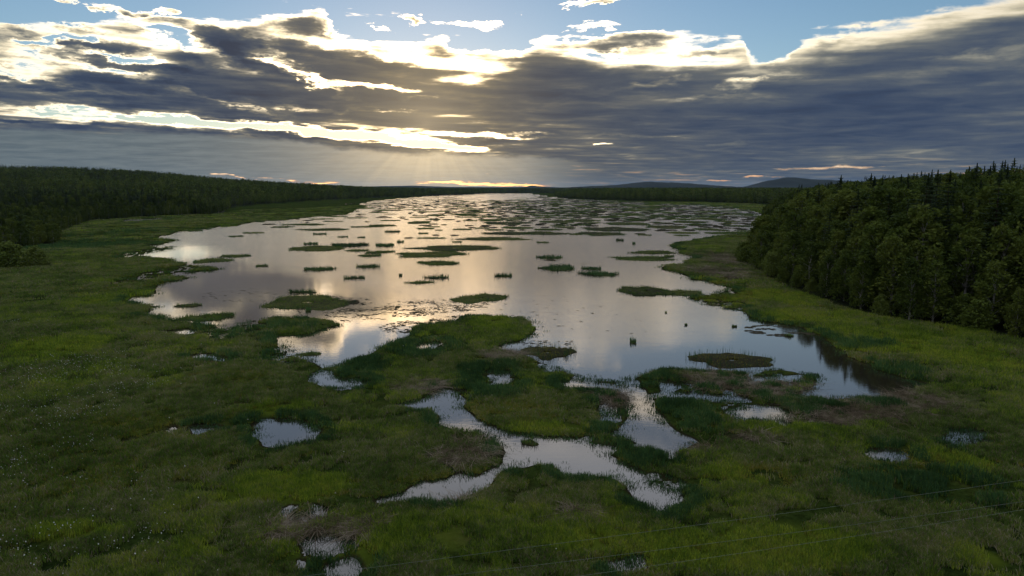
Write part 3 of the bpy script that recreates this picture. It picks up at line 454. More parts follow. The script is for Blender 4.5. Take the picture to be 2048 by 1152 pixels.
def proto(name, parts):
    """mesh of several (verts, faces, material) pieces"""
    vs, fs, mi, mats, off = [], [], [], [], 0
    for v, f, m in parts:
        if m not in mats: mats.append(m)
        vs.append(v); fs.append(f+off); off += len(v); mi.append(np.full(len(f), mats.index(m)))
    me = np_mesh(name, np.concatenate(vs), np.concatenate(fs))
    for m in mats: me.materials.append(m)
    me.polygons.foreach_set('material_index', np.concatenate(mi).astype(np.int32)); me.update()
    return me
def tuft_protos():
    R = np.random.RandomState(11); out = []
    def mk(*parts): out.append(proto('tuft', [(*blades(R, *a, **k), MAT[m]) for a, k, m in parts]))
    for i in range(3): mk(((34, .42, .12, .34, .030), {}, 'sedge'), ((7, .45, .2, .42, .026), {'lean': .7}, 'dead'))      # 0-2
    for i in range(2): mk(((34, .42, .14, .38, .030), {}, 'bright'), ((8, .4, .2, .5, .03), {}, 'sedge'))                # 3-4
    for i in range(2): mk(((30, .45, .08, .24, .040), {'lean': .7}, 'olive'), ((8, .4, .1, .3, .03), {}, 'sedge'))       # 5-6
    for i in range(2): mk(((24, .55, .30, .95, .034), {'flat': True}, 'dead'), ((6, .4, .1, .3, .03), {}, 'sedge'))      # 7-8
    for i in range(2): mk(((26, .40, .32, .66, .032), {'lean': .16}, 'reed'), ((8, .4, .2, .45, .03), {}, 'sedge'))       # 9-10
    for i in range(2): mk(((12, .5, .14, .46, .038), {'lean': .25}, 'reed'))                                            # 11-12 sparse emergent stems
    return out
TUFTS = tuft_protos()

def fan_points(R, r0, r1, n, a0=-43, a1=43):
    r = np.sqrt(r0*r0+(r1*r1-r0*r0)*R.rand(n)); a = np.radians(a0+(a1-a0)*R.rand(n))
    return r*np.sin(a), r*np.cos(a), r
def ground_z(x, y, s):
    return np.clip(s*0.22, -0.12, 0.16)+np.clip(s*0.006, 0, 0.25)+hill_height(x, y)
def grow_grass():
    R = np.random.RandomState(5)
    X, Y, S, K, Z, SZ = [], [], [], [], [], []
    for r0, r1, n, sc in ((25, 50, 40000, 1.0), (50, 85, 50000, 1.25), (85, 150, 52000, 1.8), (150, 300, 50000, 3.2), (300, 520, 16000, 5.5), (520, 1000, 18000, 9.0)):
        x, y, r = fan_points(R, r0, r1, n)
        s = shore(x, y)
        wood = np.minimum(sdf_far(WOOD_RIGHT, x, y, 60), sdf_far(WOOD_LEFT, x, y, 60))
        clump = fbm(x, y, 1.6, 3, 20); big = fbm(x, y, 9, 3, 21)
        w1, w2, w3, w4 = (patch_weight(k, x, y) for k in (1, 2, 3, 4))
        u = R.rand(len(x)); k = R.randint(0, 3, len(x))
        k = np.where((u < w1*0.8) | ((big > 0.60) & (u < 0.3)), R.randint(3, 5, len(x)), k)
        k = np.where((u > 1-w4*0.75) | ((big < 0.43) & (u > 0.6)), R.randint(5, 7, len(x)), k)
        edge = (s < 0.9+r*0.008) & (fbm(x, y, 6, 2, 22) > 0.52)
        u2 = R.rand(len(x))
        k = np.where((u2 < w3*0.8) | (edge & (u2 < 0.7)), R.randint(9, 11, len(x)), k)
        k = np.where(u2 > 1-w2*0.6, R.randint(7, 9, len(x)), k)
        m0 = 0.12+0.22*sc
        shallow = (s > -1.1-r*0.004) & (s < 0.05)
        keep = ((s >= m0) & (clump > 0.40)) | (shallow & (R.rand(len(x)) < 0.26*(1+3.0*(fbm(x, y, 3, 2, 23) > 0.52))*np.clip(1.15+s*0.8, 0.12, 1)*(1+2.6*patch_weight(6, x, y))))
        k = np.where(shallow, R.randint(11, 13, len(x)), k)
        keep &= wood > 0.5
        size = sc*(0.7+0.6*R.rand(len(x)))*(0.75+0.55*clump)
        tall = (0.75+0.5*R.rand(len(x)))*(0.35+1.15*clump)*(0.6+0.4*np.clip(s/2.5, 0, 1))*np.where((k == 5) | (k == 6), 0.8, 1.0)*min(sc, 1.5)**0.5
        for L_, v in ((X, x), (Y, y), (S, size), (K, k), (Z, ground_z(x, y, s)), (SZ, tall)): L_.append(v[keep])
    X, Y, S, K, Z, SZ = map(np.concatenate, (X, Y, S, K, Z, SZ))
    scatter_object('marsh_grass', np.stack([X, Y, Z], 1), S, R.rand(len(X))*2*PI, K, TUFTS, sz=SZ)
    print('tufts', len(X))
grow_grass()
def grow_cotton_grass():
    R = np.random.RandomState(8)
    x, y, r = fan_points(R, 28, 130, 90000, -43, 5)
    w = patch_weight(5, x, y)*np.clip((fbm(x, y, 2.5, 3, 30)-0.36)*4.5, 0, 1)*np.where(y < 62, 0.36, 0.22)
    w = np.where(R.rand(len(x)) < 0.0016, 1, w)
    k = (R.rand(len(x)) < w) & (shore(x, y) > 0.1)
    x, y, r = x[k], y[k], r[k]
    n = len(x)
    h = 0.42+0.25*R.rand(n); sz = (0.016+0.036*R.rand(n)**1.5)
    z = ground_z(x, y, np.full(n, 2.0))+h
    # a fluffy white head (an octahedron) on a thin stem
    o = np.array([[1, 0, 0], [0, 1, 0], [-1, 0, 0], [0, -1, 0], [0, 0, 1.3], [0, 0, -1.0]])
    v = np.stack([x, y, z], 1)[:, None, :]+o[None]*sz[:, None, None]
    f = np.array([[0, 1, 4], [1, 2, 4], [2, 3, 4], [3, 0, 4], [1, 0, 5], [2, 1, 5], [3, 2, 5], [0, 3, 5]])
    f = (np.arange(n)[:, None, None]*6+f[None]).reshape(-1, 3)
    tag(link('cotton_grass', np_mesh('cotton_grass', v.reshape(-1, 3), f), mat=MAT['white']), kind='stuff')
    print('cotton', n)
grow_cotton_grass()

# ------------------------------------------------------------------ sedge islands
ORD = ['leftmost', 'second', 'third', 'fourth', 'fifth', 'sixth', 'seventh', 'eighth', 'ninth', 'tenth', 'eleventh', 'twelfth', 'thirteenth', 'fourteenth', 'fifteenth', 'sixteenth', 'seventeenth', 'eighteenth', 'nineteenth', 'twentieth']+['twenty-'+w for w in ('first', 'second', 'third', 'fourth', 'fifth', 'sixth', 'seventh', 'eighth', 'ninth')]
def name_by_place(items, key, text, category, group):
    """labels: things alike in every word of their key are told apart by their order from the left"""
    by = {}
    for q in items: by.setdefault(key(q), []).append(q)
    for k, qs in by.items():
        qs.sort(key=lambda q: q[1]/q[2]); n = len(qs)
        for i, q in enumerate(qs):
            o = '' if n == 1 else (('left ', 'right ')[i] if n == 2 else ('rightmost ' if i == n-1 else ORD[i]+(' ' if i == 0 else ' from left, ')) if n <= 29 else '')
            l = text(k, o); tag(q[0], l, category, group)
def blob_radius(R, n):
    a = np.linspace(0, 2*PI, n, endpoint=False); r = np.ones(n)
    for k in range(2, 8): r += (0.20/k)*R.randn()*np.cos(k*a)+(0.20/k)*R.randn()*np.sin(k*a)
    return a, np.clip(r, 0.6, 1.35)
def island_meshes(R, rx, ry, look, dist):
    cx0, cy0 = R.rand()*900, R.rand()*900
    n = 34 if dist < 220 else 22
    a, r = blob_radius(R, n); r = r/ r.max()*1.02
    r *= 1+0.03*R.randn(n)
    ca, sa = np.cos(a), np.sin(a)
    rx = rx/max(np.abs(r*ca).max(), 0.7); ry = ry/max(np.abs(r*sa).max(), 0.7)
    rings = [(1.05, -0.20), (1.0, 0.0), (0.90, 0.06), (0.70, 0.10), (0.42, 0.12), (0.15, 0.11)]
    V = []
    for q, z in rings: V.append(np.stack([ca*r*q*rx, sa*r*q*ry, np.full(n, z)+(0.03*R.randn(n) if 0 < q < 0.95 else 0)], 1))
    V = np.concatenate(V); i = np.arange(n); F = [np.stack([k*n+i, k*n+(i+1) % n, (k+1)*n+(i+1) % n, (k+1)*n+i], 1) for k in range(len(rings)-1)]
    turf = np_mesh('turf', V, np.concatenate(F), True)
    area = PI*rx*ry*0.7
    w = max(0.032, dist*0.00042)
    # sedge on the top
    def pts(m, lo, hi):
        tt = np.linspace(0, 2*PI, 200); cw = np.cumsum(np.hypot(rx*np.sin(tt), ry*np.cos(tt))+0.02*rx); t = np.interp(R.rand(m)*cw[-1], cw, tt); q = np.sqrt(lo*lo+(hi*hi-lo*lo)*R.rand(m)); rr = np.interp(t, np.append(a, 2*PI), np.append(r, r[0]))
        return np.cos(t)*rr*q*rx, np.sin(t)*rr*q*ry, q
    def stand(m, lo, hi, h0, h1, lean, w):
        m = int(m); x, y, q = pts(m, lo, hi); v, f = blades(R, m, 0.0, h0, h1, w, lean)
        vv = v.reshape(m, 6, 3); vv[:, :, 0] += x[:, None]; vv[:, :, 1] += y[:, None]; vv[:, :, 2] *= min(1.0, 0.45+0.8*rx)*(0.35+1.15*fbm(x+cx0, y+cy0, max(min(rx, 4.0)*0.45, 0.5), 3, 61))[:, None]; vv[:, :, 2] += 0.05
        return vv.reshape(-1, 3), f
    dens = 26.0*(0.032/w)
    m = int(np.clip(area*dens*(0.5 if look == 3 else 1), 80, 5200 if dist < 150 else (2600 if dist < 250 else 900)))
    h = {0: (.12, .36), 1: (.30, .75), 2: (.08, .28), 3: (.05, .18), 4: (.3, .6), 5: (.15, .5)}[look]
    sv, sf = stand(m, 0, 0.97, h[0], h[1], .4, w)
    sedge = np_mesh('sedge', sv, sf)
    per = PI*(rx+ry)
    hf = {0: (.25, .6), 1: (.5, .95), 2: (.55, 1.0), 3: (.1, .3), 4: (.3, .6), 5: (.2, .55)}[look]
    m2 = int(np.clip(per*(9 if look == 2 else 16)*(0.032/w), 50, 1500 if dist < 250 else 420))
    rv, rf = stand(m2, 0.0 if look == 5 else 0.80, 1.06, hf[0], hf[1], .25 if look == 5 else .15, w)
    reeds = np_mesh('reed_fringe', rv, rf)
    return turf, sedge, reeds
def side_of(x, y):
    a = math.degrees(math.atan2(x, y))
    return 'far left' if a < -22 else 'left' if a < -8 else 'middle' if a < 6 else 'right' if a < 20 else 'far right'
ISLAND_LOOK = {0: 'low green sedge island', 1: 'tall tufted reed island', 2: 'flat brownish island ringed by thin reeds', 3: 'small muddy mat of dead stems', 4: 'green sedge hummock', 5: 'small clump of reeds'}
ISLAND_CAT = {3: 'mat', 4: 'hummock', 5: 'reed clump'}
ISLAND_LABELS = ["large two-toned sedge island on the left of the bright water, widest of the near islands","thin dark islet just behind the large left sedge island","brown mat off the right end of the large left sedge island","tiny clump of reeds just in front of the large left sedge island","pointed green sedge island right of the sun glitter","short dark tufted reed island in the middle, open near water","long low green sedge island left of the middle, open near water","short dark tufted reed island left of the middle, open near water, right of two","tiny dark tufted reed island left of the middle, open near water","short dark tufted reed island left of the middle, open near water, left of two","short dark tufted reed island left of the middle, open middle water","long dark tufted reed island left of the middle, open middle water","short low green sedge island left of the middle, open middle water, left of two","short low green sedge island left of the middle, open middle water, right of two","ring-shaped sedge island with open water inside","very long low green sedge island left of the middle, open middle water","very long low green sedge island in the middle, before crowded islands, left of two","very long low green sedge island left of the middle, before crowded islands","long dark tufted reed island left of the middle, before crowded islands","short dark tufted reed island left of the middle, before crowded islands, right of two","short low green sedge island left of the middle, before crowded islands","short dark tufted reed island left of the middle, before crowded islands, left of two","tiny dark tufted reed island left of the middle, before crowded islands","very long low green sedge island in the middle, before crowded islands, right of two","tiny low green sedge island in the middle, before crowded islands","tiny low green sedge island left of the middle, edge of crowded islands, left of two","short dark tufted reed island left of the middle, edge of crowded islands, right of two","short dark tufted reed island left of the middle, edge of crowded islands, left of two","tiny low green sedge island left of the middle, before crowded islands, left of two","tiny low green sedge island left of the middle, before crowded islands, right of two","short low green sedge island in the middle, before crowded islands","short dark tufted reed island in the middle, open middle water","long dark tufted reed island in the middle, open middle water","tiny low green sedge island in the middle, open middle water","short dark tufted reed island right of the middle, open middle water","long dark tufted reed island right of the middle, open near water","tiny brown stem mat in the middle, open middle water","tiny dark tufted reed island right of the middle, before crowded islands, left of two","tiny dark tufted reed island right of the middle, before crowded islands, right of two","long low green sedge island right of the middle, open middle water","very long low green sedge island right of the middle, open middle water","long low green sedge island right of the middle, open near water, left of two","long low green sedge island right of the middle, open near water, right of two","very long brown-topped reed-ringed island in the middle, near front","very long brown-topped reed-ringed island on the right, near front","tiny dark tufted reed island right of the middle, near front","short low green sedge island on the left, open middle water","short low green sedge island on the left, edge of crowded islands, right of two","short low green sedge island on the left, before crowded islands","short low green sedge island on the left, edge of crowded islands, left of two","tiny low green sedge island on the left, edge of crowded islands","long low green sedge island on the left, open middle water, left of two","long low green sedge island on the left, open middle water, right of two","long grassy green hummock right of the middle, near front","small short clump of reeds in the middle, near front","tiny clump of reeds right of the middle, below the sun glitter, right of two","tiny clump of reeds right of the middle, below the sun glitter, left of two","tiny low green sedge island right of the middle, open middle water","very long low green sedge island left of the middle, edge of crowded islands","long low green sedge island left of the middle, among crowded islands, leftmost","long low green sedge island left of the middle, among crowded islands, second from left","very long low green sedge island in the middle, edge of crowded islands","long low green sedge island in the middle, edge of crowded islands, left of two","short low green sedge island in the middle, edge of crowded islands, third from left","short low green sedge island in the middle, edge of crowded islands, second from left","long low green sedge island in the middle, among crowded islands, second from left","long low green sedge island in the middle, edge of crowded islands, right of two","long low green sedge island right of the middle, edge of crowded islands, leftmost","very long low green sedge island right of the middle, edge of crowded islands","short low green sedge island right of the middle, edge of crowded islands, left of two","long low green sedge island right of the middle, edge of crowded islands, second from left","short low green sedge island right of the middle, edge of crowded islands, right of two","long low green sedge island in the middle, among crowded islands, leftmost","long low green sedge island in the middle, among crowded islands, third from left","long low green sedge island in the middle, among crowded islands, fourth from left","short low green sedge island left of the middle, among crowded islands","long low green sedge island left of the middle, among crowded islands, third from left","short low green sedge island in the middle, edge of crowded islands, leftmost","tiny low green sedge island left of the middle, edge of crowded islands, right of two","long low green sedge island right of the middle, among crowded islands, leftmost","long low green sedge island right of the middle, among crowded islands, second from left","long low green sedge island right of the middle, among crowded islands, third from left","long low green sedge island right of the middle, edge of crowded islands, third from left","short low green sedge island right of the middle, among crowded islands","short low green sedge island on the right, among crowded islands","small short clump of reeds on the left, below the sun glitter","very long grassy green hummock on the left, below the sun glitter","tiny brown stem mat in the middle, below the sun glitter","tiny brown stem mat left of the middle, below the sun glitter","tiny clump of reeds on the right, near front","tiny clump of reeds on the right, below the sun glitter","small short brown stem mat right of the middle, below the sun glitter","small long clump of reeds left of the middle, near front","long grassy green hummock left of the middle, near front","small short clump of reeds on the right, near front"]
def build_islands():
    R = np.random.RandomState(21)
    for i, (cx, cy, rx, ry, look) in enumerate(ISLANDS):
        d = math.hypot(cx, cy); rx = max(rx, 0.18 if look == 5 else 0.4); ry = max(ry if look != 5 else min(ry, rx*1.3), 0.18 if look == 5 else 0.9, rx*0.28)
        nm = 'reed_clump' if look == 5 else 'reed_island' if look == 1 else 'sedge_island'
        t = empty(nm, (cx, cy, 0))
        tag(t, ISLAND_LABELS[i], ISLAND_CAT.get(look, 'island'), 'islands traced nearest in the lake')
        a, b_, c = island_meshes(R, rx, ry, look, d)
        tag(link('turf', a, t, MAT['mud'])); tag(link('sedge', b_, t, MAT['reed' if look == 1 else 'olive' if look == 2 else 'dead' if look == 3 else 'sedge']), kind='stuff'); tag(link('reed_fringe', c, t, MAT['dead' if look == 3 else 'reed']), kind='stuff')
build_islands()
def far_islands():
    """the countless mats that close the far end of the lake: the nearest stand as things, the rest as one mass"""
    R = np.random.RandomState(33)
    placed = [(i[0], i[1], i[2], i[3]) for i in ISLANDS]
    cand = []
    for k in range(24000):
        dep = math.atan(21/270.0)*(1-R.rand())**1.0
        dep = max(dep, 21/2250.0); y = 21/math.tan(dep)
        u = -0.36+0.80*R.rand(); x = u*y
        # crowding seen in the photograph: thick on the right and in the distance, thin on the near left
        far = min(max((y-260)/500.0, 0), 1); right = min(max((u+0.08)/0.22, 0), 1)
        p = 0.07*far+0.36*far*far + right*0.58*min(max((y-300)/80.0, 0), 1)
        if u < -0.12: p *= 0.25+0.75*min(max((y-420)/400.0, 0), 1)
        if -0.08 < u < 0.04 and y > 1150: p *= 0.15
        if R.rand() > p: continue
        rx = (1.5+11*R.rand()**2.0)*(1+right*0.7)*(0.8+0.4*y/600 if y < 600 else 1.2); ry = rx*(0.35+0.75*R.rand())
        if u < -0.1: rx *= 0.7; ry *= 0.7
        cand.append((x, y, rx, ry))
    C = np.array(cand)
    s = shore(C[:, 0], C[:, 1]); C = C[s < -2.0]
    ok = []; grid = {}
    for x, y, rx, ry in C:
        key = (int(x//40), int(y//40)); bad = False
        for i in (-1, 0, 1):
            for j in (-1, 0, 1):
                for (X, Y, A, B) in grid.get((key[0]+i, key[1]+j), ()):
                    if abs(X-x) < (A+rx)*0.72 and abs(Y-y) < (B+ry)*0.85+0.5: bad = True; break
                if bad: break
            if bad: break
        if not bad:
            for (X, Y, A, B) in placed:
                if abs(X-x) < A+rx and abs(Y-y) < B+ry+3: bad = True; break
        if bad: continue
        grid.setdefault(key, []).append((x, y, rx, ry)); ok.append((x, y, rx, ry))
    ok.sort(key=lambda t: -t[2]/t[1] if t[1] > 0 else 0)
    print('far islands', len(ok))
    NEAR = 300-len(ISLANDS)
    MV, MF, off = [], [], 0; ISLE = []
    for i, (x, y, rx, ry) in enumerate(ok):
        if i < NEAR:
            t = empty('marsh_island', (x, y, 0))
            ISLE.append((t, x, y, rx, ry))
            a, b_, c = island_meshes(R, rx, ry, 0, y)
            link('turf', a, t, MAT['mud']); tag(link('sedge', b_, t, MAT['sedge']), kind='stuff'); tag(link('reed_fringe', c, t, MAT['reed']), kind='stuff')
        else:
            n = 12; a, r = blob_radius(R, n)
            for q, z in ((1, -0.1), (0.97, 0.12), (0.6, 0.28), (0.1, 0.32)): MV.append(np.stack([x+np.cos(a)*r*rx*q, y+np.sin(a)*r*ry*q, np.full(n, z)+0.05*R.randn(n)*(z > 0)], 1))
            j = np.arange(n)
            for q in range(3): MF.append(off+np.stack([q*n+j, q*n+(j+1) % n, (q+1)*n+(j+1) % n, (q+1)*n+j], 1))
            off += 4*n
    def key(q):
        t, x, y, rx, ry = q; k = x/y
        side = 'by the left shore' if k < -0.24 else 'left of the middle' if k < -0.10 else 'middle' if k < 0.06 else 'right of the middle' if k < 0.20 else 'by the right shore'
        band = 'nearest' if y < 330 else 'second' if y < 420 else 'third' if y < 560 else 'farthest'
        size = 'broad' if rx > 9 else 'medium' if rx > 5 else 'small'
        return ('%s %s marsh island' % (size, 'round' if ry > 0.75*rx else 'stretched'), band, side)
    name_by_place(ISLE, key, lambda k, o: '%s%s, %s crowded band, %s' % (o, k[0], k[1], k[2]), 'island', 'crowded marsh islands of the far lake')
    if MV: tag(link('distant_marsh_mats', np_mesh('distant_marsh_mats', np.concatenate(MV), np.concatenate(MF)), mat=MAT['mud']), kind='stuff')
far_islands()

# ------------------------------------------------------------------ floating leaves and broken stems on the water
def floating():
    R = np.random.RandomState(4); V, F, off = [], [], 0
    for cx, cy, rx, ry, n in [[-13.79,120.92,9.85,7.33,120],[-21.98,112.22,9.16,7.23,90],[-7.53,107.55,5.61,3.76,70],[-32.88,122.27,7.23,9.61,60],[39.64,99.13,5.18,4.27,90],[5.12,89.97,4.04,2.96,12],[-49.76,133.71,11.85,8.91,16],[-5.19,108.75,2.44,2.56,26],[11.27,105.7,11.58,15.83,6],[6.58,118.26,8.67,14.86,5],[-15.46,101.69,4.54,4.49,40],[21.64,188.45,5.55,5.01,10]]:
        m = n*14
        t = R.rand(m)*2*PI; q = np.sqrt(R.rand(m)); x = cx+np.cos(t)*q*rx; y = cy+np.sin(t)*q*ry
        # drifted together in lines
        f = fbm(x, y*2.2, 3.0, 3, 44); keep = f > (0.52 if n > 20 else 0.4); x, y = x[keep][:n*5], y[keep][:n*5]
        k = len(x); L_ = 0.12+0.28*R.rand(k); yaw = 0.5*R.randn(k)
        w = L_*(0.25+0.4*R.rand(k))
        for j in range(k):
            c, s = math.cos(yaw[j]), math.sin(yaw[j])
            o = np.array([[-1, 0], [-0.4, -1], [0.5, -0.8], [1, 0.1], [0.3, 1], [-0.6, 0.8]])*[L_[j], w[j]]
            V.append(np.stack([x[j]+o[:, 0]*c-o[:, 1]*s, y[j]+o[:, 0]*s+o[:, 1]*c, 0.015+0.012*R.rand(6)], 1)); F.append(np.arange(6)[None]+off); off += 6
    tag(link('floating_leaves', np_mesh('floating_leaves', np.concatenate(V), np.concatenate(F)), mat=MAT['pad']), kind='stuff')
floating()


# ------------------------------------------------------------------ trees
MAT['birch_leaf'] = leaf_material('birch_leaf', [(0.25, (0.030, 0.045, 0.009)), (0.5, (0.053, 0.076, 0.013)), (0.75, (0.086, 0.105, 0.019))], 0.12, 0.7)
MAT['willow_leaf'] = leaf_material('willow_leaf', [(0.25, (0.040, 0.059, 0.010)), (0.5, (0.069, 0.095, 0.017)), (0.75, (0.095, 0.120, 0.025))], 0.12, 0.7)
MAT['needle'] = leaf_material('spruce_needle', [(0.25, (0.013, 0.021, 0.009)), (0.5, (0.021, 0.034, 0.013)), (0.75, (0.034, 0.049, 0.019))], 0.12, 0.7)
MAT['bark_pale'] = leaf_material('birch_bark', [(0.35, (0.06, 0.055, 0.045)), (0.5, (0.17, 0.16, 0.14)), (0.7, (0.30, 0.29, 0.26))], 1.0, 3.0)
MAT['bark_dark'] = leaf_material('spruce_bark', [(0.35, (0.035, 0.026, 0.020)), (0.7, (0.075, 0.058, 0.045))], 1.0, 3.0)

def cards(R, C, size, up=0.3):
    """leaf sprays: a bent six-point leaf-clump face at every centre"""
    n = len(C)
    nrm = R.randn(n, 3); nrm[:, 2] = np.abs(nrm[:, 2])+up; nrm /= np.linalg.norm(nrm, axis=1)[:, None]
    t = R.randn(n, 3); u = np.cross(nrm, t); u /= np.linalg.norm(u, axis=1)[:, None]; w = np.cross(nrm, u)
    s = (size*(0.6+0.8*R.rand(n)))[:, None]
    V = np.stack([C-u*s, C-w*s*0.55+nrm*s*0.12, C+u*s*1.05, C+w*s*0.6-nrm*s*0.1], 1).reshape(-1, 3)
    return V, (np.arange(n)[:, None]*4+np.array([[0, 1, 2, 3]]))
def tube(path, rad, n=6):
    path = np.array(path, float); V = []; F = []
    for k, (p, r) in enumerate(zip(path, rad)):
        a = np.linspace(0, 2*PI, n, endpoint=False)
        V.append(np.stack([p[0]+np.cos(a)*r, p[1]+np.sin(a)*r, np.full(n, p[2])], 1))
        if k: i = np.arange(n); b0 = (k-1)*n; F.append(np.stack([b0+i, b0+(i+1) % n, b0+n+(i+1) % n, b0+n+i], 1))
    return np.concatenate(V), np.concatenate(F)
def merge(parts):
    V, F, off = [], [], 0
    for v, f in parts: V.append(v); F.append(f+off); off += len(v)
    return np.concatenate(V), np.concatenate(F)
def broadleaf(seed, leaves=3600, form='birch'):
    """unit tree one metre tall: crown mesh data, trunk mesh data"""
    R = np.random.RandomState(seed)
    lean = R.randn(2)*0.03
    path = [(0, 0, -0.03)]+[(lean[0]*k*k+0.008*R.randn(), lean[1]*k*k+0.008*R.randn(), k) for k in np.linspace(0.1, 0.93, 7)]
    trunk = [tube(path, np.linspace(0.014, 0.003, len(path)))]
    lo = {'birch': 0.10, 'bare': 0.50, 'bush': 0.02}[form]; wid = {'birch': 0.24, 'bare': 0.17, 'bush': 0.46}[form]
    L_ = 26; C = []
    for i in range(L_):
        k = lo+(0.97-lo)*(i+R.rand())/L_
        q = (k-lo)/(1-lo); prof = math.sin(PI*min(max(0.12+q*0.86, 0), 1))**0.7*(1.15-0.55*q)
        a = i*2.4+R.rand()*0.9; d = wid*prof*(0.35+0.6*R.rand())
        c = np.array([lean[0]*k*k+math.cos(a)*d, lean[1]*k*k+math.sin(a)*d, k+0.02*R.randn()])
        rr = wid*(0.30+0.26*R.rand())*(1.05-0.45*q)
        m = int(leaves/L_*(0.5+R.rand()))
        v = R.randn(m, 3); v /= np.linalg.norm(v, axis=1)[:, None]; v *= (0.45+0.6*R.rand(m)**0.6)[:, None]*rr; v[:, 2] *= 0.85+0.5*R.rand()
        low = v[:, 2] < -0.3*rr; v = v[~low | (R.rand(m) < 0.5)]
        C.append(c+v)
        z0 = max(k-0.10-0.1*R.rand(), 0.05)
        trunk.append(tube([(lean[0]*z0*z0, lean[1]*z0*z0, z0), (c[0]*0.5, c[1]*0.5, z0*0.4+k*0.6), tuple(c)], (0.005, 0.0035, 0.0012), 4))
    C = np.concatenate(C)
    V, F = cards(R, C, 0.036 if form == 'bush' else 0.0175 if leaves > 1500 else 0.040)
    tv, tf = merge(trunk)
    return np_mesh('crown', V, F), np_mesh('trunk', tv, tf)
def spruce(seed, whorls=26, per=9):
    R = np.random.RandomState(seed)
    tv, tf = tube([(0, 0, -0.03), (0.004, 0, 0.4), (0, 0.003, 0.965)], (0.012, 0.007, 0.001))
    C = []; V = []; F = []; off = 0
    for i in range(whorls):
        k = 0.10+0.88*(i/whorls)**0.92; ln = 0.165*(1-k)**0.75*(0.8+0.35*R.rand())+0.009
        for j in range(per if whorls > 15 else per):
            a = j*2*PI/per+i*0.7+R.randn()*0.2; l = ln*(0.6+0.6*R.rand()); dr = 0.10+0.35*(1-k)*R.rand()
            d = np.array([math.cos(a), math.sin(a)]); s = np.array([-d[1], d[0]]); w = 0.26*l+0.006
            n = 3
            for q in range(n):
                q0, q1 = q/n, (q+1)/n
                z = lambda t: k-l*dr*t+0.25*l*t*t*0.6
                p0 = d*l*q0; p1 = d*l*q1; w0 = w*(1-q0*0.6)*(0.8+0.4*R.rand()); w1 = w*(1-q1*0.85)
                droop = -0.25*w0-0.006*R.rand()
                V.append(np.array([[*(p0), z(q0)], [*(p0*0.8+p1*0.2+s*w0), z(q0)+droop], [*p1, z(q1)], [*(p0*0.8+p1*0.2-s*w0), z(q0)+droop]])); F.append(np.arange(4)[None]+off); off += 4
    # slender leading shoot
    for j in range(5):
        a, c = j*2*PI/5, (j+1)*2*PI/5
        V.append(np.array([[0.011*math.cos(a), 0.011*math.sin(a), 0.89], [0.011*math.cos(c), 0.011*math.sin(c), 0.89], [0.001, 0, 0.985], [0, 0.001, 0.985]])); F.append(np.arange(4)[None]+off); off += 4
    V = np.concatenate(V); V[:, :2] += R.randn(len(V), 2)*0.0025; V[:, 2] += R.randn(len(V))*0.002
    return np_mesh('crown', V, np.concatenate(F)), np_mesh('trunk', tv, tf)
def make_tree(name, crown, trunk, mc, mt):
    for me, m in ((crown, mc), (trunk, mt)):
        if not me.materials: me.materials.append(m)
    t = empty(name); link('crown', crown, t); link('trunk', trunk, t); return t
def copy_tree(src, name=None):
    r = src.copy(); COL.objects.link(r)
    for ch in src.children:
        c = ch.copy(); COL.objects.link(c); c.parent = r
    return r
BIRCH = [make_tree('birch_tree', *broadleaf(100+i), MAT['birch_leaf'], MAT['bark_pale']) for i in range(5)]
BARE = [make_tree('birch_tree', *broadleaf(140, 1700, 'bare'), MAT['birch_leaf'], MAT['bark_pale'])]
BUSH = [make_tree('willow_shrub', *broadleaf(160+i, 2400, 'bush'), MAT['willow_leaf'], MAT['bark_dark']) for i in range(3)]
SPRUCE = [make_tree('spruce_tree', *spruce(200+i), MAT['needle'], MAT['bark_dark']) for i in range(4)]
used = set()
def plant(kinds, i, x, y, h, wide, rot):
    src = kinds[i % len(kinds)]
    t = src if src.name not in used else copy_tree(src)
    used.add(src.name)
    t.location = (x, y, float(hill_height(np.array([x]), np.array([y]))[0])-0.05)
    t.scale = (h*wide*1.05, h*wide*1.05, h); t.rotation_euler = (0, 0, rot)
    return t

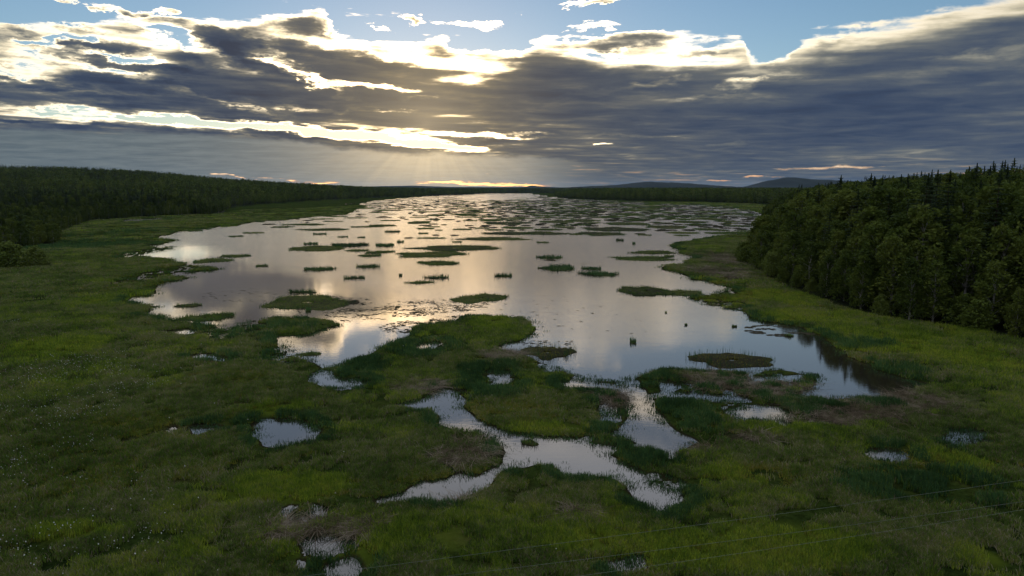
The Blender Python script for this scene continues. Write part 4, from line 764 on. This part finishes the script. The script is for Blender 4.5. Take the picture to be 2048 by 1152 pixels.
def shown_px(x, y, h): return h/y
def poisson(R, poly, gap, n, box, also=None):
    pts = []; cell = {}
    xs = box[0]+(box[1]-box[0])*R.rand(n); ys = box[2]+(box[3]-box[2])*R.rand(n)
    ok = inside(poly, xs, ys) if poly is not None else np.ones(n, bool)
    if also is not None: ok &= also(xs, ys)
    for x, y in zip(xs[ok], ys[ok]):
        g = gap(x, y) if callable(gap) else gap
        key = (int(x//g), int(y//g)) if not callable(gap) else (int(x//4), int(y//4)); r = 1 if not callable(gap) else 2
        if any(((x-a)**2+(y-b)**2) < g*g for i in range(-r, r+1) for j in range(-r, r+1) for a, b in cell.get((key[0]+i, key[1]+j), ())): continue
        cell.setdefault(key, []).append((x, y)); pts.append((x, y))
    return pts
STAND = []      # trees too many to be things: x, y, height, width factor, kind
def right_wood():
    R = np.random.RandomState(77)
    pts = poisson(R, WOOD_RIGHT, 3.1, 60000, (60, 330, 60, 480), lambda x, y: x/y < 1.05)
    P_ = np.array(pts); d = -sdf(WOOD_RIGHT, P_[:, 0], P_[:, 1]); r = np.hypot(P_[:, 0], P_[:, 1])
    rank = d+np.maximum(r-210, 0)*0.15
    order = np.argsort(rank)
    nb = ns = nw = 0; REC = {}
    for k in order:
        x, y = pts[k]; dd = d[k]; u = R.rand()
        grow = min(dd/17.0, 1.0)
        if dd < 3.2 and u < 0.62: kind = 'shrub'; h = 2.6+3.2*R.rand()
        elif u < 0.08+0.22*grow: kind = 'spruce'; h = (9+12.5*grow)*(0.80+0.36*R.rand())
        else: kind = 'birch'; h = (8.5+10.5*grow)*(0.80+0.34*R.rand())
        if y > 230: h *= 0.92
        front = dd < 9
        where = 'front edge' if dd < 9 else 'depth'
        if kind == 'birch' and nb < 205:
            bare = (dd < 12 and R.rand() < 0.14)
            t = plant(BARE if bare else BIRCH, nb, x, y, h, 0.85+0.4*R.rand(), R.rand()*6.28); nb += 1
            lab = 'pale-trunked thin birch' if bare else ('low leafy birch' if h < 11 else 'tall leafy birch')
        elif kind == 'spruce' and ns < 110:
            t = plant(SPRUCE, ns, x, y, h, 0.9+0.4*R.rand(), R.rand()*6.28); ns += 1
            lab = 'young dark spruce' if h < 13 else 'tall dark spruce'
        elif kind == 'shrub' and nw < 90:
            t = plant(BUSH, nw, x, y, h, 0.9+0.5*R.rand(), R.rand()*6.28); nw += 1
            lab = 'rounded willow shrub' if h < 4.2 else 'taller willow shrub'
        else:
            STAND.append((x, y, h, 0.9+0.3*R.rand(), 1 if kind == 'spruce' else 0)); continue
        REC.setdefault(kind, []).append((t, x, y, lab, dd))
    def key(q):
        t, x, y, lab, dd = q; az = math.degrees(math.atan2(x, y))
        part = 'outermost lakeward tip' if az < 20.5 else 'lakeward tip' if az < 22.5 else 'lakeward stretch' if az < 25 else 'middle' if az < 28 else 'nearer middle' if az < 31 else 'nearer stretch' if az < 34 else 'near right corner'
        row = 'front edge' if dd < 5 else 'second row' if dd < 10 else 'third row' if dd < 16 else 'fourth row' if dd < 23 else 'back rows'
        return (lab, row, part)
    for kind, qs in REC.items():
        name_by_place(qs, key, lambda k, o: '%s%s, %s of right wood, %s' % (o, k[0], k[1], k[2]), 'shrub' if kind == 'shrub' else 'tree',
            {'birch': 'birches of the right-hand wood', 'spruce': 'spruces of the right-hand wood', 'shrub': 'shrubs at the foot of the right-hand wood'}[kind])
    print('right wood', nb, ns, nw, len(pts))
right_wood()
def left_edge():
    R = np.random.RandomState(78); nb = ns = 0
    pts = poisson(R, WOOD_LEFT, 4.2, 60000, (-420, -40, 140, 620), lambda x, y: (x/y > -0.86))
    P_ = np.array(pts); d = -sdf(WOOD_LEFT, P_[:, 0], P_[:, 1]); r = np.hypot(P_[:, 0], P_[:, 1]); REC = []
    for k in np.argsort(r+d*2.0):
        x, y = pts[k]; dd = d[k]; u = R.rand(); grow = min(dd/40.0, 1)
        sp = u < 0.10+0.5*grow
        h = ((8+9*grow) if sp else (6.0+7.5*grow))*(0.8+0.4*R.rand())
        front = dd < 12
        if not sp and nb < 90: t = plant(BIRCH, nb+2, x, y, h, 1.0+0.5*R.rand(), R.rand()*6.28); nb += 1; lab = 'bushy green birch'
        elif sp and ns < 60: t = plant(SPRUCE, ns+1, x, y, h, 0.9+0.4*R.rand(), R.rand()*6.28); ns += 1; lab = 'dark spruce'
        else: STAND.append((x, y, h, 1.0+0.4*R.rand(), 1 if sp else 0)); continue
        REC.append((t, x, y, lab, dd))
    def key(q):
        t, x, y, lab, dd = q; k = x/y
        part = 'touching the picture edge' if k < -0.74 else 'nearest the left side' if k < -0.68 else 'left of the clearing' if k < -0.58 else 'behind the clearing' if k < -0.48 else 'farther along the bay'
        row = 'edge' if dd < 7 else 'second row' if dd < 15 else 'third row' if dd < 25 else 'back rows'
        return (lab, row, part)
    name_by_place(REC, key, lambda k, o: '%s%s, %s of left forest, %s' % (o, k[0], k[1], k[2]), 'tree', 'trees along the near edge of the left-hand forest')
    names = ['large round dark willow shrub on the left marsh, cut by the picture edge', 'smaller rounded willow shrub beside the large one on the left marsh', 'willow shrub just outside the left edge of the marsh clearing']
    for i, (x, y, h, w) in enumerate([[-132.63,178.81,6.6,3.7],[-126.82,181.1,5.4,3.2],[-142.71,181.1,5.4,3.6]]):
        for q in range(1):
            t = plant(BUSH, i, x, y, h, w*0.42, i*2.1); tag(t, names[i], 'shrub', 'willow shrubs on the left marsh')
left_edge()

def far_forest():
    """forest too deep to count: thousands of simple trees as one mass"""
    R = np.random.RandomState(79)
    pr = []
    for i in range(3):
        c, tk = broadleaf(300+i, 240); pr.append((c, tk, 'birch_leaf', 'bark_pale'))
    for i in range(3):
        c, tk = spruce(320+i, 11, 6); pr.append((c, tk, 'needle', 'bark_dark'))
    protos = []
    def arr(me):
        v = np.empty(len(me.vertices)*3, np.float32); me.vertices.foreach_get('co', v)
        f = np.empty(len(me.loops), np.int32); me.loops.foreach_get('vertex_index', f); return v.reshape(-1, 3), f.reshape(-1, 4)
    full = [(BIRCH[0].children, 'birch_leaf', 'bark_pale'), (SPRUCE[0].children, 'needle', 'bark_dark')]
    for c, tk, m1, m2 in pr: protos.append(proto('stand_tree', [(*arr(c), MAT[m1]), (*arr(tk), MAT['bark_dark'])]))
    for ch, m1, m2 in ((BIRCH[1].children, 'birch_leaf', 'bark_pale'), (BIRCH[3].children, 'birch_leaf', 'bark_pale'), (SPRUCE[0].children, 'needle', 'bark_dark'), (SPRUCE[2].children, 'needle', 'bark_dark')):
        protos.append(proto('stand_tree', [(*arr(ch[0].data), MAT[m1]), (*arr(ch[1].data), MAT[m2])]))
    X = []; 
    for x, y, h, w, k in STAND: X.append((x, y, h, w*1.0, (6+R.randint(2)) if k == 0 else (8+R.randint(2))))
    nfull = len(X)
    def fill(poly, gap, n, box, h0, h1, sp, cond=None, wide=1.3):
        xs = poisson(R, poly, gap, n, box, cond)
        P_ = np.array(xs); d = -sdf(poly, P_[:, 0], P_[:, 1])
        patch = fbm(P_[:, 0], P_[:, 1], 90, 3, 50)
        for (x, y), dd, pt in zip(xs, d, patch):
            grow = min(dd/45.0, 1); s = R.rand() < sp*(0.35+0.65*grow)+(pt-0.5)*1.6
            X.append((x, y, (h0+(h1-h0)*(0.35+0.65*grow)*(0.55+0.6*R.rand()))*(1.05 if s else 0.95), wide*(0.85+0.4*R.rand()), (3+R.randint(3)) if s else R.randint(3)))
    fill(WOOD_LEFT, 5.6, 90000, (-1300, -60, 500, 1150), 5, 15.5, 0.55, lambda x, y: (x/y > -0.86) & (y > 560+0*x), 1.35)
    fill(WOOD_LEFT, 8.5, 60000, (-1700, -20, 1150, 1750), 6, 15, 0.6, lambda x, y: x/y > -0.84, 1.6)
    fill(WOOD_LEFT, 13, 26000, (-2600, 20, 1750, 3400), 9, 17, 0.6, lambda x, y: x/y > -0.84, 2.2)
    fill(WOOD_MID, 6.5, 60000, (100, 1150, 700, 1500), 8, 19.5, 0.4, lambda x, y: x/y < 0.60, 1.5)
    fill(WOOD_MID, 12, 26000, (100, 1700, 1500, 2500), 9, 20, 0.6, lambda x, y: x/y < 0.62, 2.0)
    fill(WOOD_FAR, 16, 26000, (-2600, 2600, 2400, 4200), 12, 19, 0.6, lambda x, y: abs(x/y) < 0.62, 2.6)
    A = np.array(X); z = hill_height(A[:, 0], A[:, 1])
    scatter_object('forest', np.stack([A[:, 0], A[:, 1], z], 1), A[:, 2]*A[:, 3], R.rand(len(A))*2*PI, A[:, 4].astype(int), protos, sz=A[:, 2])
    print('forest', len(A), 'full', nfull)
far_forest()

# ------------------------------------------------------------------ far hills
def far_hills():
    m = leaf_material('distant_forest', [(0.3, (0.008, 0.013, 0.012)), (0.7, (0.018, 0.024, 0.018))], 0.004, 0.02)
    def ridge(name, pts, y0, depth, label_seed):
        az = np.array([p[0] for p in pts]); hz = np.array([p[1] for p in pts])
        u = np.linspace(az[0], az[-1], 260); v = np.linspace(-1, 1, 15)
        U, Vv = np.meshgrid(u, v); Y = y0+Vv*depth; X = U*y0
        top = np.interp(U, az, hz)
        z = top*np.cos(Vv*PI/2)**0.8+np.maximum(top, 0)*0.05*(fbm(X, Y, 260, 4, label_seed)-0.5)+(fbm(X, Y, 30, 2, label_seed+1)-0.5)*7*(top > 3)-3
        i = np.arange(U.size).reshape(U.shape)
        q = np.stack([i[:-1, :-1], i[:-1, 1:], i[1:, 1:], i[1:, :-1]], -1).reshape(-1, 4)
        tag(link(name, np_mesh(name, np.stack([X, Y, z], -1).reshape(-1, 3), q, True), mat=m), kind='structure')
    ridge('hills', [(0.041, 0.0), (0.0923, 30.4), (0.1509, 49.6), (0.1949, 81.7), (0.2462, 68.9), (0.2901, 43.2), (0.3414, 24.0), (0.3634, 49.6), (0.3817, 100.9), (0.4, 126.6), (0.422, 107.3), (0.4513, 100.9), (0.4806, 88.1), (0.5392, 56.1), (0.6418, 43.2), (0.7883, 17.6)], 7000.0, 900.0, 60)
    ridge('far_hills', [(-0.3106, 2.0), (-0.1934, 46.0), (-0.1421, 57.0), (-0.0908, 35.0), (-0.0176, 29.5), (0.019, 35.0), (0.0278, 62.5), (0.0396, 46.0), (0.0703, 24.0), (0.1656, 46.0), (0.3487, 35.0), (0.6418, 35.0), (0.8615, 13.0)], 12000.0, 1500.0, 63)
far_hills()

# ------------------------------------------------------------------ power wires below the camera
def wires():
    m, b, p = principled('wire_metal'); p.inputs['Base Color'].default_value = (0.10, 0.11, 0.09, 1); p.inputs['Roughness'].default_value = 0.5; p.inputs['Specular IOR Level'].default_value = 0.5
    names = ['farthest of the three thin power wires crossing low over the foreground grass', 'middle one of the three thin power wires over the foreground grass', 'nearest of the three thin power wires, lowest in the picture']
    for k, pts in enumerate([[[-5.73,19.94],[5.76,22.63],[21.23,26.84]],[[-2.01,19.77],[6.44,21.87],[19.78,24.88]],[[2.12,19.77],[12.38,22.45],[19.29,24.22]]]):
        a, c = Vector((*pts[0], 9.0)), Vector((*pts[-1], 9.0)); mid = pts[1]
        d = (c-a); L_ = d.length; d.normalize()
        t = (Vector((*mid, 9.0))-a).dot(d)/L_; side = Vector((-d.y, d.x, 0)); off = (Vector((*mid, 9.0))-a).dot(side)
        path = []
        for q in np.linspace(-1.2, 2.4, 60):
            sag = 0.35*(q-0.5)**2*0.6
            path.append(a+d*(q*L_)+Vector((0, 0, sag-0.05)))
        V, F = [], []
        for i, pp in enumerate(path):
            for j in range(5):
                an = j*2*PI/5; V.append(pp+side*math.cos(an)*0.0038+Vector((0, 0, math.sin(an)*0.0038)))
            if i: F += [((i-1)*5+j, (i-1)*5+(j+1) % 5, i*5+(j+1) % 5, i*5+j) for j in range(5)]
        tag(link('power_wire', np_mesh('power_wire', np.array(V), np.array(F)), mat=m), names[k], 'wire', 'power wires over the foreground')
wires()


# ------------------------------------------------------------------ air
def haze():
    m = bpy.data.materials.new('haze'); m.use_nodes = True
    n = m.node_tree.nodes; n.clear()
    v = n.new('ShaderNodeVolumePrincipled'); v.inputs['Color'].default_value = (0.50, 0.74, 1.0, 1)
    v.inputs['Density'].default_value = 1.2e-5; v.inputs['Anisotropy'].default_value = 0.3
    o = n.new('ShaderNodeOutputMaterial'); m.node_tree.links.new(v.outputs[0], o.inputs['Volume'])
    bm = bmesh.new(); bmesh.ops.create_cube(bm, size=1.0)
    for q in bm.verts: q.co = (q.co.x*48000, q.co.y*48000, -2.0 if q.co.z < 0 else 190.0)
    me = bpy.data.meshes.new('haze'); bm.to_mesh(me); bm.free(); me.materials.append(m)
    tag(link('haze', me), kind='stuff')
haze()
